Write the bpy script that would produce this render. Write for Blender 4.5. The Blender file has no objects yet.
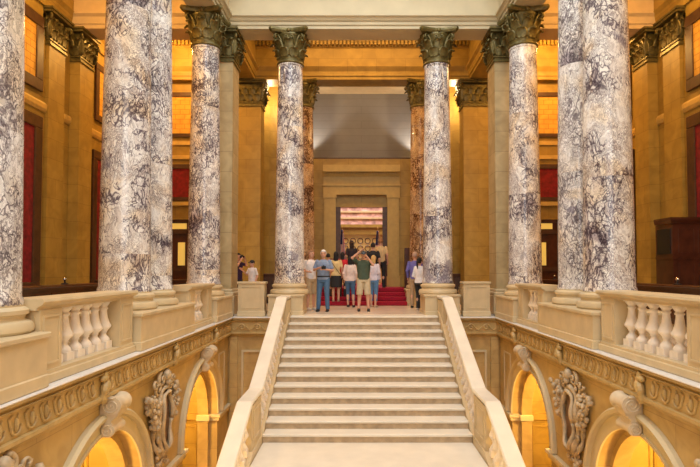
import bpy, bmesh, math, random
from mathutils import Vector, Matrix
PI = math.pi
random.seed(7)
sc = bpy.context.scene
COL = sc.collection

# ------------------------------------------------------------------ helpers
def link(name, me, mat=None, parent=None, loc=(0, 0, 0), rotz=0.0, smooth=False):
    o = bpy.data.objects.new(name, me)
    COL.objects.link(o)
    o.location = loc
    o.rotation_euler = (0, 0, rotz)
    if mat: me.materials.append(mat)
    if parent: o.parent = parent
    if smooth:
        for p in me.polygons: p.use_smooth = True
    return o

def obj(name, bm, mat=None, parent=None, loc=(0, 0, 0), rotz=0.0, smooth=False, angle=None):
    bmesh.ops.recalc_face_normals(bm, faces=bm.faces)
    me = bpy.data.meshes.new(name)
    if angle:
        for f in bm.faces: f.smooth = True
        for e in bm.edges:
            if len(e.link_faces) == 2 and e.calc_face_angle(0) > math.radians(angle): e.smooth = False
    bm.to_mesh(me); bm.free()
    o = link(name, me, mat, parent, loc, rotz, False)
    if smooth:
        for p in me.polygons: p.use_smooth = True
    return o

def tag(o, label, cat, group=None, kind=None):
    o['label'] = label; o['category'] = cat
    if group: o['group'] = group
    if kind: o['kind'] = kind
    return o

def struct(o):
    o['kind'] = 'structure'
    return o

def thing(name, label, cat, loc=(0, 0, 0), rotz=0.0, group=None):
    o = bpy.data.objects.new(name, None); COL.objects.link(o)
    o.location = loc; o.rotation_euler = (0, 0, rotz); o.empty_display_size = 0.2
    return tag(o, label, cat, group)

def kids(o): return [c for c in bpy.data.objects if c.parent == o]

def dup(root, loc, rotz=0.0, label=None, group=None):
    r = root.copy(); COL.objects.link(r); r.location = loc; r.rotation_euler = (0, 0, rotz)
    if label: r['label'] = label
    if group: r['group'] = group
    for ch in kids(root):
        if ch == r: continue
        c = ch.copy(); COL.objects.link(c); c.parent = r
        for g in kids(ch):
            if g == c: continue
            d = g.copy(); COL.objects.link(d); d.parent = c
    return r

def box(bm, x0, x1, y0, y1, z0, z1, bev=0.0):
    if x0 > x1: x0, x1 = x1, x0
    if y0 > y1: y0, y1 = y1, y0
    vs = [bm.verts.new(p) for p in ((x0,y0,z0),(x1,y0,z0),(x1,y1,z0),(x0,y1,z0),(x0,y0,z1),(x1,y0,z1),(x1,y1,z1),(x0,y1,z1))]
    fs = [bm.faces.new([vs[i] for i in q]) for q in ((0,3,2,1),(4,5,6,7),(0,1,5,4),(1,2,6,5),(2,3,7,6),(3,0,4,7))]
    if bev > 0:
        es = list({e for f in fs for e in f.edges})
        bmesh.ops.bevel(bm, geom=es, offset=bev, segments=1, affect='EDGES')

def B(*a, **k):
    bm = bmesh.new(); box(bm, *a, **k); return bm

def sweep(bm, path, prof, closed_prof=True):
    """path: XY points; prof: (offset to the right of travel, z); mitred corners."""
    n = len(path); rings = []
    for i, p in enumerate(path):
        p = Vector(p)
        d0 = (p - Vector(path[i-1])).normalized() if i > 0 else None
        d1 = (Vector(path[i+1]) - p).normalized() if i < n-1 else None
        if d0 is None: d0 = d1
        if d1 is None: d1 = d0
        n0 = Vector((d0.y, -d0.x)); n1 = Vector((d1.y, -d1.x))
        m = (n0 + n1); m = m / (m.dot(n0)) if m.length > 1e-6 else n0
        rings.append([bm.verts.new((p.x + m.x*o, p.y + m.y*o, z)) for o, z in prof])
    k = len(prof)
    for a, b in zip(rings, rings[1:]):
        for j in range(k if closed_prof else k-1):
            bm.faces.new((a[j], a[(j+1) % k], b[(j+1) % k], b[j]))
    if closed_prof:
        bm.faces.new(rings[0]); bm.faces.new(list(reversed(rings[-1])))

def lathe(bm, prof, seg=32, cx=0, cy=0, cap=True):
    rings = []
    for r, z in prof:
        rings.append([bm.verts.new((cx + r*math.cos(2*PI*i/seg), cy + r*math.sin(2*PI*i/seg), z)) for i in range(seg)])
    for a, b in zip(rings, rings[1:]):
        for i in range(seg):
            j = (i+1) % seg
            bm.faces.new((a[i], a[j], b[j], b[i]))
    if cap:
        bm.faces.new(list(reversed(rings[0]))); bm.faces.new(rings[-1])

def frames(pts):
    out = []; up = None
    for i, p in enumerate(pts):
        a = pts[max(i-1, 0)]; b = pts[min(i+1, len(pts)-1)]
        t = (b - a).normalized() if (b-a).length > 1e-9 else Vector((0, 0, 1))
        if up is None:
            ref = Vector((0, 1, 0)) if abs(t.y) < 0.9 else Vector((1, 0, 0))
            u = (ref - t*ref.dot(t)).normalized()
        else:
            u = (up - t*up.dot(t))
            u = u.normalized() if u.length > 1e-6 else up
        up = u
        out.append((t, u, t.cross(u)))
    return out

def tube(bm, pts, r, seg=8, flat=1.0):
    pts = [Vector(p) for p in pts]
    if not isinstance(r, (list, tuple)): r = [r]*len(pts)
    rings = []
    for p, rr, (t, u, v) in zip(pts, r, frames(pts)):
        rings.append([bm.verts.new(p + u*(rr*math.cos(2*PI*i/seg)) + v*(rr*flat*math.sin(2*PI*i/seg))) for i in range(seg)])
    for a, b in zip(rings, rings[1:]):
        for i in range(seg):
            j = (i+1) % seg
            bm.faces.new((a[i], a[j], b[j], b[i]))
    bm.faces.new(list(reversed(rings[0]))); bm.faces.new(rings[-1])

def ell(bm, c, r, seg=14, rings=8, rot=None):
    m = Matrix.Translation(c)
    if rot is not None: m = m @ rot
    m = m @ Matrix.Diagonal((r[0], r[1], r[2], 1))
    bmesh.ops.create_uvsphere(bm, u_segments=seg, v_segments=rings, radius=1, matrix=m)

def poly_extrude(bm, pts, f0, f1):
    """pts list -> two rings by functions f0,f1(pt)->xyz, closed solid"""
    a = [bm.verts.new(f0(p)) for p in pts]; b = [bm.verts.new(f1(p)) for p in pts]
    n = len(pts)
    for i in range(n):
        j = (i+1) % n
        bm.faces.new((a[i], a[j], b[j], b[i]))
    bm.faces.new(list(reversed(a))); bm.faces.new(b)

# ------------------------------------------------------------------ materials
def mat_new(name):
    m = bpy.data.materials.new(name); m.use_nodes = True
    nt = m.node_tree; b = nt.nodes['Principled BSDF']
    return m, nt, b
def rgba(c): return (c[0], c[1], c[2], 1)

def simple(name, c, rough=0.6, metal=0.0, var=0.12, scale=6.0, bump=0.0, coat=0.0):
    m, nt, b = mat_new(name)
    tc = nt.nodes.new('ShaderNodeTexCoord')
    n = nt.nodes.new('ShaderNodeTexNoise'); n.inputs['Scale'].default_value = scale; n.inputs['Detail'].default_value = 5
    nt.links.new(tc.outputs['Object'], n.inputs['Vector'])
    r = nt.nodes.new('ShaderNodeValToRGB')
    r.color_ramp.elements[0].position = .3; r.color_ramp.elements[1].position = .7
    r.color_ramp.elements[0].color = rgba([x*(1-var) for x in c]); r.color_ramp.elements[1].color = rgba([min(1, x*(1+var)) for x in c])
    nt.links.new(n.outputs['Fac'], r.inputs['Fac']); nt.links.new(r.outputs['Color'], b.inputs['Base Color'])
    b.inputs['Roughness'].default_value = rough; b.inputs['Metallic'].default_value = metal
    b.inputs['Coat Weight'].default_value = coat
    if bump:
        bp = nt.nodes.new('ShaderNodeBump'); bp.inputs['Strength'].default_value = bump; bp.inputs['Distance'].default_value = .02
        nt.links.new(n.outputs['Fac'], bp.inputs['Height']); nt.links.new(bp.outputs['Normal'], b.inputs['Normal'])
    return m

def blocks(name, c, c2, mortar, bw=1.15, rh=0.55, ms=0.006, rough=0.5, veins=0.25):
    """stone laid in courses; picks the x or y axis from the face normal"""
    m, nt, b = mat_new(name); N = nt.nodes; L = nt.links
    tc = N.new('ShaderNodeTexCoord'); sp = N.new('ShaderNodeSeparateXYZ'); L.new(tc.outputs['Object'], sp.inputs[0])
    sn = N.new('ShaderNodeSeparateXYZ'); L.new(tc.outputs['Normal'], sn.inputs[0])
    ab = N.new('ShaderNodeMath'); ab.operation = 'ABSOLUTE'; L.new(sn.outputs['Y'], ab.inputs[0])
    gt = N.new('ShaderNodeMath'); gt.operation = 'GREATER_THAN'; gt.inputs[1].default_value = .6; L.new(ab.outputs[0], gt.inputs[0])
    mx = N.new('ShaderNodeMix'); mx.data_type = 'FLOAT'; L.new(gt.outputs[0], mx.inputs[0]); L.new(sp.outputs['Y'], mx.inputs[2]); L.new(sp.outputs['X'], mx.inputs[3])
    cb = N.new('ShaderNodeCombineXYZ'); L.new(mx.outputs[0], cb.inputs[0]); L.new(sp.outputs['Z'], cb.inputs[1])
    br = N.new('ShaderNodeTexBrick'); L.new(cb.outputs[0], br.inputs['Vector'])
    br.inputs['Scale'].default_value = 1; br.inputs['Brick Width'].default_value = bw; br.inputs['Row Height'].default_value = rh
    br.inputs['Mortar Size'].default_value = ms; br.inputs['Color1'].default_value = rgba(c); br.inputs['Color2'].default_value = rgba(c2)
    br.inputs['Mortar'].default_value = rgba(mortar); br.inputs['Mortar Smooth'].default_value = .2
    n = N.new('ShaderNodeTexNoise'); n.inputs['Scale'].default_value = 2.2; n.inputs['Detail'].default_value = 8; n.inputs['Distortion'].default_value = 1.2
    L.new(tc.outputs['Object'], n.inputs['Vector'])
    r = N.new('ShaderNodeValToRGB'); r.color_ramp.elements[0].position = .35; r.color_ramp.elements[1].position = .68
    r.color_ramp.elements[0].color = rgba([1-veins, 1-veins*1.1, 1-veins*1.3]); r.color_ramp.elements[1].color = (1, 1, 1, 1)
    L.new(n.outputs['Fac'], r.inputs['Fac'])
    mm = N.new('ShaderNodeMix'); mm.data_type = 'RGBA'; mm.blend_type = 'MULTIPLY'; mm.inputs[0].default_value = 1
    L.new(br.outputs['Color'], mm.inputs[6]); L.new(r.outputs['Color'], mm.inputs[7]); L.new(mm.outputs[2], b.inputs['Base Color'])
    b.inputs['Roughness'].default_value = rough
    return m

def breccia(name, light, mid, dark, seedscale=1.0):
    m, nt, b = mat_new(name); N = nt.nodes; L = nt.links
    tc = N.new('ShaderNodeTexCoord'); oi = N.new('ShaderNodeObjectInfo')
    mul = N.new('ShaderNodeMath'); mul.operation = 'MULTIPLY'; mul.inputs[1].default_value = 60; L.new(oi.outputs['Random'], mul.inputs[0])
    add0 = N.new('ShaderNodeVectorMath'); add0.operation = 'ADD'; L.new(tc.outputs['Object'], add0.inputs[0]); L.new(mul.outputs[0], add0.inputs[1])
    # each drum of the shaft is cut from another block
    sz = N.new('ShaderNodeSeparateXYZ'); L.new(tc.outputs['Object'], sz.inputs[0])
    o1 = N.new('ShaderNodeMath'); o1.operation = 'MULTIPLY_ADD'; o1.inputs[1].default_value = 1.6; L.new(oi.outputs['Random'], o1.inputs[0]); L.new(sz.outputs['Z'], o1.inputs[2])
    o2 = N.new('ShaderNodeMath'); o2.operation = 'DIVIDE'; o2.inputs[1].default_value = 2.05; L.new(o1.outputs[0], o2.inputs[0])
    o3 = N.new('ShaderNodeMath'); o3.operation = 'FLOOR'; L.new(o2.outputs[0], o3.inputs[0])
    o4 = N.new('ShaderNodeMath'); o4.operation = 'MULTIPLY'; o4.inputs[1].default_value = 13.7; L.new(o3.outputs[0], o4.inputs[0])
    add = N.new('ShaderNodeVectorMath'); add.operation = 'ADD'; L.new(add0.outputs[0], add.inputs[0]); L.new(o4.outputs[0], add.inputs[1])
    mp = N.new('ShaderNodeMapping'); mp.inputs['Scale'].default_value = (1, 1, .58); mp.inputs['Rotation'].default_value = (.5, .4, 0); L.new(add.outputs[0], mp.inputs[0])
    nz = N.new('ShaderNodeTexNoise'); nz.inputs['Scale'].default_value = 3.2; nz.inputs['Detail'].default_value = 6; L.new(mp.outputs[0], nz.inputs['Vector'])
    sb = N.new('ShaderNodeVectorMath'); sb.operation = 'SUBTRACT'; sb.inputs[1].default_value = (.5, .5, .5); L.new(nz.outputs['Color'], sb.inputs[0])
    s2 = N.new('ShaderNodeVectorMath'); s2.operation = 'SCALE'; s2.inputs['Scale'].default_value = .8; L.new(sb.outputs[0], s2.inputs[0])
    w = N.new('ShaderNodeVectorMath'); w.operation = 'ADD'; L.new(mp.outputs[0], w.inputs[0]); L.new(s2.outputs[0], w.inputs[1])
    def vor(scale, feat):
        v = N.new('ShaderNodeTexVoronoi'); v.feature = feat; v.inputs['Scale'].default_value = scale; L.new(w.outputs[0], v.inputs['Vector']); return v
    ve = vor(6.5*seedscale, 'DISTANCE_TO_EDGE'); vc = vor(6.5*seedscale, 'F1'); vf = vor(17*seedscale, 'DISTANCE_TO_EDGE'); vfc = vor(17*seedscale, 'F1')
    big = N.new('ShaderNodeTexNoise'); big.inputs['Scale'].default_value = 1.15; big.inputs['Detail'].default_value = 5; big.inputs['Distortion'].default_value = 1.0
    L.new(add.outputs[0], big.inputs['Vector'])
    def ramp(src, p0, c0, p1, c1, extra=()):
        r = N.new('ShaderNodeValToRGB'); e = r.color_ramp.elements
        e[0].position = p0; e[0].color = rgba(c0); e[1].position = p1; e[1].color = rgba(c1)
        for p, c in extra:
            x = e.new(p); x.color = rgba(c)
        L.new(src, r.inputs['Fac']); return r.outputs['Color']
    def mix(f, a, c, bl='MIX'):
        x = N.new('ShaderNodeMix'); x.data_type = 'RGBA'; x.blend_type = bl
        if isinstance(f, float): x.inputs[0].default_value = f
        else: L.new(f, x.inputs[0])
        L.new(a, x.inputs[6]); L.new(c, x.inputs[7]); return x.outputs[2]
    def sep(c, ch='Red'):
        s = N.new('ShaderNodeSeparateColor'); L.new(c, s.inputs[0]); return s.outputs[ch]
    cells = ramp(sep(vc.outputs['Color']), .15, mid, .8, light, ((.45, light),))
    fine = ramp(sep(vfc.outputs['Color'], 'Green'), .2, [x*.55+y*.45 for x, y in zip(mid, dark)], .5, light)
    c = mix(.42, cells, fine)
    # dark veining: wider where the large noise is low
    wid = N.new('ShaderNodeMapRange'); wid.inputs['From Min'].default_value = .40; wid.inputs['From Max'].default_value = .56
    wid.inputs['To Min'].default_value = .21; wid.inputs['To Max'].default_value = .004; L.new(big.outputs['Fac'], wid.inputs['Value'])
    lt = N.new('ShaderNodeMath'); lt.operation = 'DIVIDE'; L.new(ve.outputs['Distance'], lt.inputs[0]); L.new(wid.outputs[0], lt.inputs[1])
    vm = ramp(lt.outputs[0], .2, (0, 0, 0), 1.0, (1, 1, 1))
    dk = N.new('ShaderNodeRGB'); dk.outputs[0].default_value = rgba(dark)
    c = mix(vm, dk.outputs[0], c)
    wid2 = N.new('ShaderNodeMapRange'); wid2.inputs['From Min'].default_value = .4; wid2.inputs['From Max'].default_value = .6
    wid2.inputs['To Min'].default_value = .18; wid2.inputs['To Max'].default_value = .008; L.new(nz.outputs['Fac'], wid2.inputs['Value'])
    lt2 = N.new('ShaderNodeMath'); lt2.operation = 'DIVIDE'; L.new(vf.outputs['Distance'], lt2.inputs[0]); L.new(wid2.outputs[0], lt2.inputs[1])
    vm2 = ramp(lt2.outputs[0], .4, (.45, .42, .44), 1.0, (1, 1, 1))
    c = mix(1.0, c, vm2, 'MULTIPLY')
    patch = ramp(big.outputs['Fac'], .33, (.50, .46, .52), .40, (1, 1, 1))
    c = mix(1.0, c, patch, 'MULTIPLY')
    warm = N.new('ShaderNodeTexNoise'); warm.inputs['Scale'].default_value = .8; warm.inputs['Detail'].default_value = 3; warm.inputs['Distortion'].default_value = 1.6
    ad2 = N.new('ShaderNodeVectorMath'); ad2.operation = 'ADD'; ad2.inputs[1].default_value = (17, 5, 9); L.new(add.outputs[0], ad2.inputs[0]); L.new(ad2.outputs[0], warm.inputs['Vector'])
    wt = ramp(warm.outputs['Fac'], .50, (1, 1, 1), .66, (1.0, .88, .71))
    c = mix(1.0, c, wt, 'MULTIPLY')
    slate = ramp(warm.outputs['Fac'], .30, (1, 1, 1), .345, (0, 0, 0))
    sl = N.new('ShaderNodeRGB'); sl.outputs[0].default_value = (.20, .18, .235, 1)
    sm = N.new('ShaderNodeMath'); sm.operation = 'MULTIPLY'; sm.inputs[1].default_value = .65; L.new(slate, sm.inputs[0])
    c = mix(sm.outputs[0], c, sl.outputs[0])
    L.new(c, b.inputs['Base Color']); b.inputs['Roughness'].default_value = .22; b.inputs['Coat Weight'].default_value = .15
    return m

def emis(name, c, s):
    m, nt, b = mat_new(name)
    b.inputs['Base Color'].default_value = rgba(c); b.inputs['Emission Color'].default_value = rgba(c); b.inputs['Emission Strength'].default_value = s
    return m

M = {}
M['kasota'] = blocks('kasota', (.56, .43, .22), (.50, .38, .19), (.30, .22, .10))
M['surround'] = simple('surround_stone', (.50, .34, .09), .5, var=.08)
M['ochre'] = blocks('ochre_stone', (.45, .295, .062), (.40, .255, .05), (.28, .17, .035), bw=1.0, rh=.5)
M['arcade'] = blocks('arcade_stone', (.56, .395, .16), (.51, .355, .14), (.35, .23, .09), bw=1.4, rh=.62, ms=.004)
M['entab'] = simple('entablature_stone', (.56, .47, .29), .6, var=.06, scale=2)
M['cream'] = simple('cream_marble', (.60, .475, .28), .4, var=.10, scale=3.5)
M['ledge'] = simple('pale_ledge_marble', (.74, .71, .66), .3, var=.08)
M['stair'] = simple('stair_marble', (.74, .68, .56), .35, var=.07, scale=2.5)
M['riser'] = simple('shaded_riser_marble', (.47, .35, .22), .4, var=.22, scale=7)  # same marble as the treads, with the risers' shade put into its colour
M['white'] = simple('veined_white_marble', (.86, .79, .70), .3, var=.12, scale=9)
M['keyst'] = simple('scroll_stone', (.60, .49, .33), .45, var=.1, scale=6)
M['shieldm'] = simple('shield_marble', (.30, .19, .13), .35, var=.3, scale=9)
M['carved'] = simple('carved_stone', (.47, .36, .22), .5, var=.2, scale=12)
M['breccia'] = breccia('breccia_marble', (.90, .88, .83), (.66, .59, .54), (.15, .12, .145), 1.45)
M['breccia_pale'] = breccia('pale_breccia', (.90, .88, .84), (.66, .62, .56), (.24, .21, .22), 1.4)
M['breccia_lamplit'] = breccia('lamplit_breccia', (.66, .46, .27), (.42, .24, .11), (.13, .05, .025), 1.5)  # rear shafts: warm lamplight mixed into the marble colour
M['bronze'] = simple('gilded_capital', (.15, .118, .036), .4, metal=.4, var=.35, scale=14)
M['gold'] = simple('gilt_trim', (.66, .46, .15), .4, metal=.3, var=.1)
M['mahogany'] = simple('mahogany', (.075, .024, .010), .3, var=.35, scale=5, coat=.3)
M['darkwood'] = simple('dark_frame', (.075, .032, .014), .45, var=.3)
M['red'] = simple('red_textile', (.20, .007, .012), .85, var=.4, scale=9)
M['carpet'] = simple('red_carpet', (.30, .004, .022), .95, var=.3, scale=30)
M['mural'] = blocks('painted_panel', (.88, .50, .08), (.82, .45, .07), (.62, .28, .04), bw=.32, rh=.17, ms=.012, rough=.7)
M['glassy'] = emis('lit_door_glass', (.85, .62, .14), .38)
M['plaster'] = blocks('grey_plaster', (.34, .325, .30), (.325, .31, .285), (.29, .275, .25), bw=9, rh=.3, ms=.012, rough=.7, veins=.05)
M['floor'] = simple('floor_marble', (.66, .56, .44), .25, var=.12, scale=1.2)
M['paint'] = simple('ceiling_paint', (.66, .49, .27), .7, var=.05)
M['black'] = simple('black_metal', (.02, .02, .022), .4)
M['chrome'] = simple('chrome', (.7, .7, .7), .15, metal=1)
M['pinkmarble'] = simple('pink_marble', (.72, .42, .40), .4, var=.5, scale=4)
M['paper'] = simple('paper', (.72, .58, .42), .8)

# ------------------------------------------------------------------ key dimensions
XW = 3.55      # face of the arcade walls
XC = 4.07     # gallery column line
XO = 8.0      # outer gallery walls
YF = 14.6     # front colonnade
YB = 18.5     # rear colonnade
ZA = 7.77     # underside of architraves
ZG = -4.7     # ground floor

# ------------------------------------------------------------------ arcade walls with arched openings
ACS = {-1: [11.6, 7.12, 2.64, -1.84], 1: [11.6, 7.16, 2.72, -1.72]}
AC = ACS[-1]
RA = 1.28; ZS = -2.25
for s, nm in ((-1, 'left'), (1, 'right')):
    AC = ACS[s]
    bm = bmesh.new()
    y_prev = -4.0
    x0, x1 = s*XW, s*(XW+.45)
    top = -.40
    for yc in sorted(AC):
        box(bm, x0, x1, y_prev, yc-RA, ZG, top)
        n = 28
        for i in range(n):
            a0 = PI - PI*i/n; a1 = PI - PI*(i+1)/n
            pts = [(yc+RA*math.cos(a0), ZS+RA*math.sin(a0)), (yc+RA*math.cos(a1), ZS+RA*math.sin(a1)), (yc+RA*math.cos(a1), top), (yc+RA*math.cos(a0), top)]
            poly_extrude(bm, pts, lambda p: (x0, p[0], p[1]), lambda p: (x1, p[0], p[1]))
        y_prev = yc+RA
    box(bm, x0, x1, y_prev, 13.95, ZG, top)
    for yc in AC:
        xa, xb = s*(XW+.2), s*(XW+.45)
        for i in range(28):
            a0 = PI*i/28; a1 = PI*(i+1)/28
            pts = [(yc+r*math.cos(a), ZS+r*math.sin(a)) for r, a in ((RA-.09, a0), (RA-.09, a1), (RA+.01, a1), (RA+.01, a0))]
            poly_extrude(bm, pts, lambda p: (xa, p[0], p[1]), lambda p: (xb, p[0], p[1]))
        for q in (-1, 1): box(bm, xa, xb, yc+q*(RA-.09), yc+q*(RA+.01), ZG, ZS)
    wall = struct(obj('wall_' + nm, bm, M['arcade']))
    # archivolts
    for yc in AC:
        bm = bmesh.new()
        prof = [(RA-.02, 0), (RA-.02, .03), (RA+.04, .045), (RA+.04, .02), (RA+.18, .02), (RA+.20, .085), (RA+.25, .10), (RA+.285, .06), (RA+.285, 0)]
        n = 36; rings = []
        angs = [0]*1 + [PI*i/n for i in range(n+1)]
        for a in angs[1:]:
            rings.append([bm.verts.new((s*(XW-o), yc+r*math.cos(a), ZS+r*math.sin(a))) for r, o in prof])
        for a, b_ in zip(rings, rings[1:]):
            for j in range(len(prof)):
                k = (j+1) % len(prof); bm.faces.new((a[j], a[k], b_[k], b_[j]))
        bm.faces.new(rings[0]); bm.faces.new(list(reversed(rings[-1])))
        obj('archivolt', bm, M['entab'], wall, angle=40)
    # impost moulding along the piers, wrapping into each opening
    imp = [(-.1, -2.42), (.05, -2.42), (.05, -2.36), (.09, -2.33), (.09, -2.27), (-.1, -2.27)]
    ends = [-4.0]
    segs = []
    y_prev = -4.0
    for yc in sorted(AC):
        segs.append((y_prev, yc-RA)); y_prev = yc+RA
    segs.append((y_prev, 13.94))
    for (a, b_) in segs:
        bm = bmesh.new()
        path = [(s*XW+s*.19, a), (s*XW, a), (s*XW, b_), (s*XW+s*.19, b_)]
        if a == -4.0: path = path[1:]
        if b_ > 13.85: path = path[:-1]
        if s > 0: path = path[::-1]
        sweep(bm, path, imp)
        obj('impost_moulding', bm, M['entab'], wall)
    for yc in AC:
        for q in (-1, 1):
            ya, yb = sorted((yc+q*(RA-.14), yc+q*(RA-.05)))
            bm = bmesh.new(); box(bm, s*(XW+.15), s*(XW+.47), ya, yb, -2.42, -2.27, bev=.015)
            obj('impost_block', bm, M['entab'], wall)
    # ledge and frieze
    bm = bmesh.new()
    path = [(s*XW, -4.0), (s*XW, 13.95), (s*2.19, 13.95)]
    if s > 0: path = path[::-1]
    sweep(bm, path, [(-.3, -.06), (.15, -.06), (.155, -.05), (.15, -.04), (-.3, -.04)])
    obj('ledge', bm, M['ledge'], wall)
    bm = bmesh.new(); sweep(bm, path, [(-.3, -.13), (.10, -.13), (.115, -.10), (.14, -.09), (.14, -.06), (-.3, -.06)])
    obj('ledge_moulding', bm, M['arcade'], wall)
    bm = bmesh.new()
    sweep(bm, path, [(-.2, -.55), (.03, -.55), (.07, -.50), (.12, -.47), (.12, -.43), (.08, -.42), (.08, -.17), (.14, -.13), (-.2, -.13)])
    fz = obj('frieze_band', bm, M['arcade'], wall)
    bm = bmesh.new()
    X = XW-.088
    y = -1.0; k = 0
    while y < 13.75:
        if k % 11 == 10:      # leafy bracket between runs
            tube(bm, [(s*(X-.05*math.sin(t*PI)), y+.03*math.sin(t*2*PI), -.14-.34*t) for t in [i/8 for i in range(9)]], [.035+.03*abs(math.cos(i*.8)) for i in range(9)], 8)
            ell(bm, (s*(X-.03), y, -.20), (.05, .08, .05)); ell(bm, (s*(X-.02), y, -.42), (.04, .06, .04))
        else:
            pts = []
            for i in range(11):
                a = PI*1.15*i/10 + PI*.92
                pts.append((s*X, y + .075*math.cos(a), -.315 + .07*math.sin(a)))
            tube(bm, pts, .015, 6)
            tube(bm, [(s*X, y-.085, -.30), (s*X, y-.11, -.22), (s*X, y-.05, -.19)], .013, 6)
            ell(bm, (s*X, y, -.29), (.03, .026, .07), 8, 6)
            ell(bm, (s*X, y+.03, -.22), (.014, .014, .03), 8, 6)
        y += .245; k += 1
    # running scrolls on the end wall
    for q in range(3):
        cx = s*(3.18-.40*q)
        pts = []
        for i in range(22):
            a = i/21*2.6*PI; r = .09*(1-i/26)
            pts.append((cx + s*r*math.cos(a), 13.855, -.30 + r*math.sin(a)))
        tube(bm, pts, .026, 6)
        tube(bm, [(cx+s*.09, 13.86, -.3), (cx+s*.2, 13.86, -.38), (cx+s*.3, 13.86, -.28)], .022, 5)
    obj('frieze_carving', bm, M['arcade'], wall)
    # raised panel on the wall between openings
    for yc in [9.25] + [13.45]:
        pass
    bm = bmesh.new()
    def fr(bm, y0, y1, z0, z1, w=.05, d=.03, X=XW):
        for (a, b_, c, e) in ((y0, y1, z1-w, z1), (y0, y1, z0, z0+w), (y0, y0+w, z0+w, z1-w), (y1-w, y1, z0+w, z1-w)):
            box(bm, s*X, s*(X-d), a, b_, c, e)
    fr(bm, 12.95, 13.5, -2.1, -.85, .035, .02)
    obj('panel_moulding', bm, M['entab'], wall)

# back wall under the upper floor, on each side of the stair
for s, nm in ((-1, 'back_left'), (1, 'back_right')):
    w = struct(obj('wall_' + nm, B(s*2.2, s*(XW+.5), 13.95, 14.4, ZG, -.05), M['arcade']))
    bm = bmesh.new()
    for (a, b_, c, e) in ((2.3, 3.2, -.95, -.90), (2.3, 3.2, -3.6, -3.55), (3.15, 3.2, -3.55, -.95), (2.3, 2.35, -3.55, -.95)):
        box(bm, s*a, s*b_, 13.90, 13.96, c, e)
    obj('panel_moulding', bm, M['entab'], w)
    obj('corner_pilaster', B(s*3.3, s*3.5, 13.88, 13.96, ZG, -.55), M['arcade'], w)

# scroll keystones
def scroll_outline(n=44):
    """closed outline in (out, z) of an S console"""
    pts = []
    c1 = (.17, -.17); r1 = .17
    for i in range(26):
        a = math.radians(200 - i*13)
        pts.append((c1[0]+r1*math.cos(a), c1[1]+r1*math.sin(a)))
    c2 = (.11, -.62); r2 = .11
    pts.append((.12, -.40)); pts.append((.17, -.50))
    for i in range(16):
        a = math.radians(55 - i*13)
        pts.append((c2[0]+r2*math.cos(a), c2[1]+r2*math.sin(a)))
    pts.append((-.03, -.62)); pts.append((-.03, -.1))
    return pts
def make_keystone():
    t = thing('scroll_keystone', 'x', 'keystone', group='scroll keystones over the arches')
    bm = bmesh.new()
    W = .2
    box(bm, -.02, .08, -W+.02, W-.02, -.74, 0)
    for c, r in (((.17, -.17), .17), ((.12, -.62), .115)):
        seg = 26
        prof = [(r, -W), (r, -W+.05), (r*.86, -W+.1), (r*.82, 0), (r*.86, W-.1), (r, W-.05), (r, W)]
        rings = [[bm.verts.new((c[0]+rr*math.cos(2*PI*i/seg), y, c[1]+rr*math.sin(2*PI*i/seg))) for i in range(seg)] for rr, y in prof]
        for a, b_ in zip(rings, rings[1:]):
            for i in range(seg): bm.faces.new((a[i], a[(i+1) % seg], b_[(i+1) % seg], b_[i]))
        bm.faces.new(rings[0]); bm.faces.new(list(reversed(rings[-1])))
    body = [(.0, -.05), (.30, -.24), (.26, -.36), (.16, -.46), (.19, -.56), (.0, -.62)]
    poly_extrude(bm, body, lambda p: (p[0], -W*.82, p[1]), lambda p: (p[0], W*.82, p[1]))
    obj('console', bm, M['keyst'], t, angle=35)
    for sy in (-1, 1):
        for c, r in (((.17, -.17), .15), ((.12, -.62), .10)):
            bm = bmesh.new(); pts = []
            for i in range(40):
                a = i/39*4.6*PI + 1.2; rr = r*(1-i/43)
                pts.append((c[0]+rr*math.cos(a), sy*(W+.004), c[1]+rr*math.sin(a)))
            tube(bm, pts, [.016*(1-i/70) for i in range(40)], 6)
            ell(bm, (c[0], sy*W, c[1]), (.022, .02, .022), 10, 6)
            obj('volute', bm, M['keyst'], t, smooth=True)
    return t
KEYL = {(-1, 0): 'scrolled stone keystone of the far arch on the left side wall',
        (-1, 1): 'scrolled stone keystone of the near arch at lower left, under the panelled balustrade',
        (1, 0): 'scrolled stone keystone of the far arch on the right side wall',
        (1, 1): 'scrolled stone keystone of the near arch at lower right, under the balustrade'}
k0 = make_keystone(); k0.scale = (.78, .86, .71); first = True
for (s, i), lab in KEYL.items():
    loc = (s*(XW-.02), ACS[s][i], -.46); rz = 0 if s < 0 else PI
    if first: k0.location = loc; k0.rotation_euler = (0, 0, rz); k0['label'] = lab; first = False
    else: dup(k0, loc, rz, lab)

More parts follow.
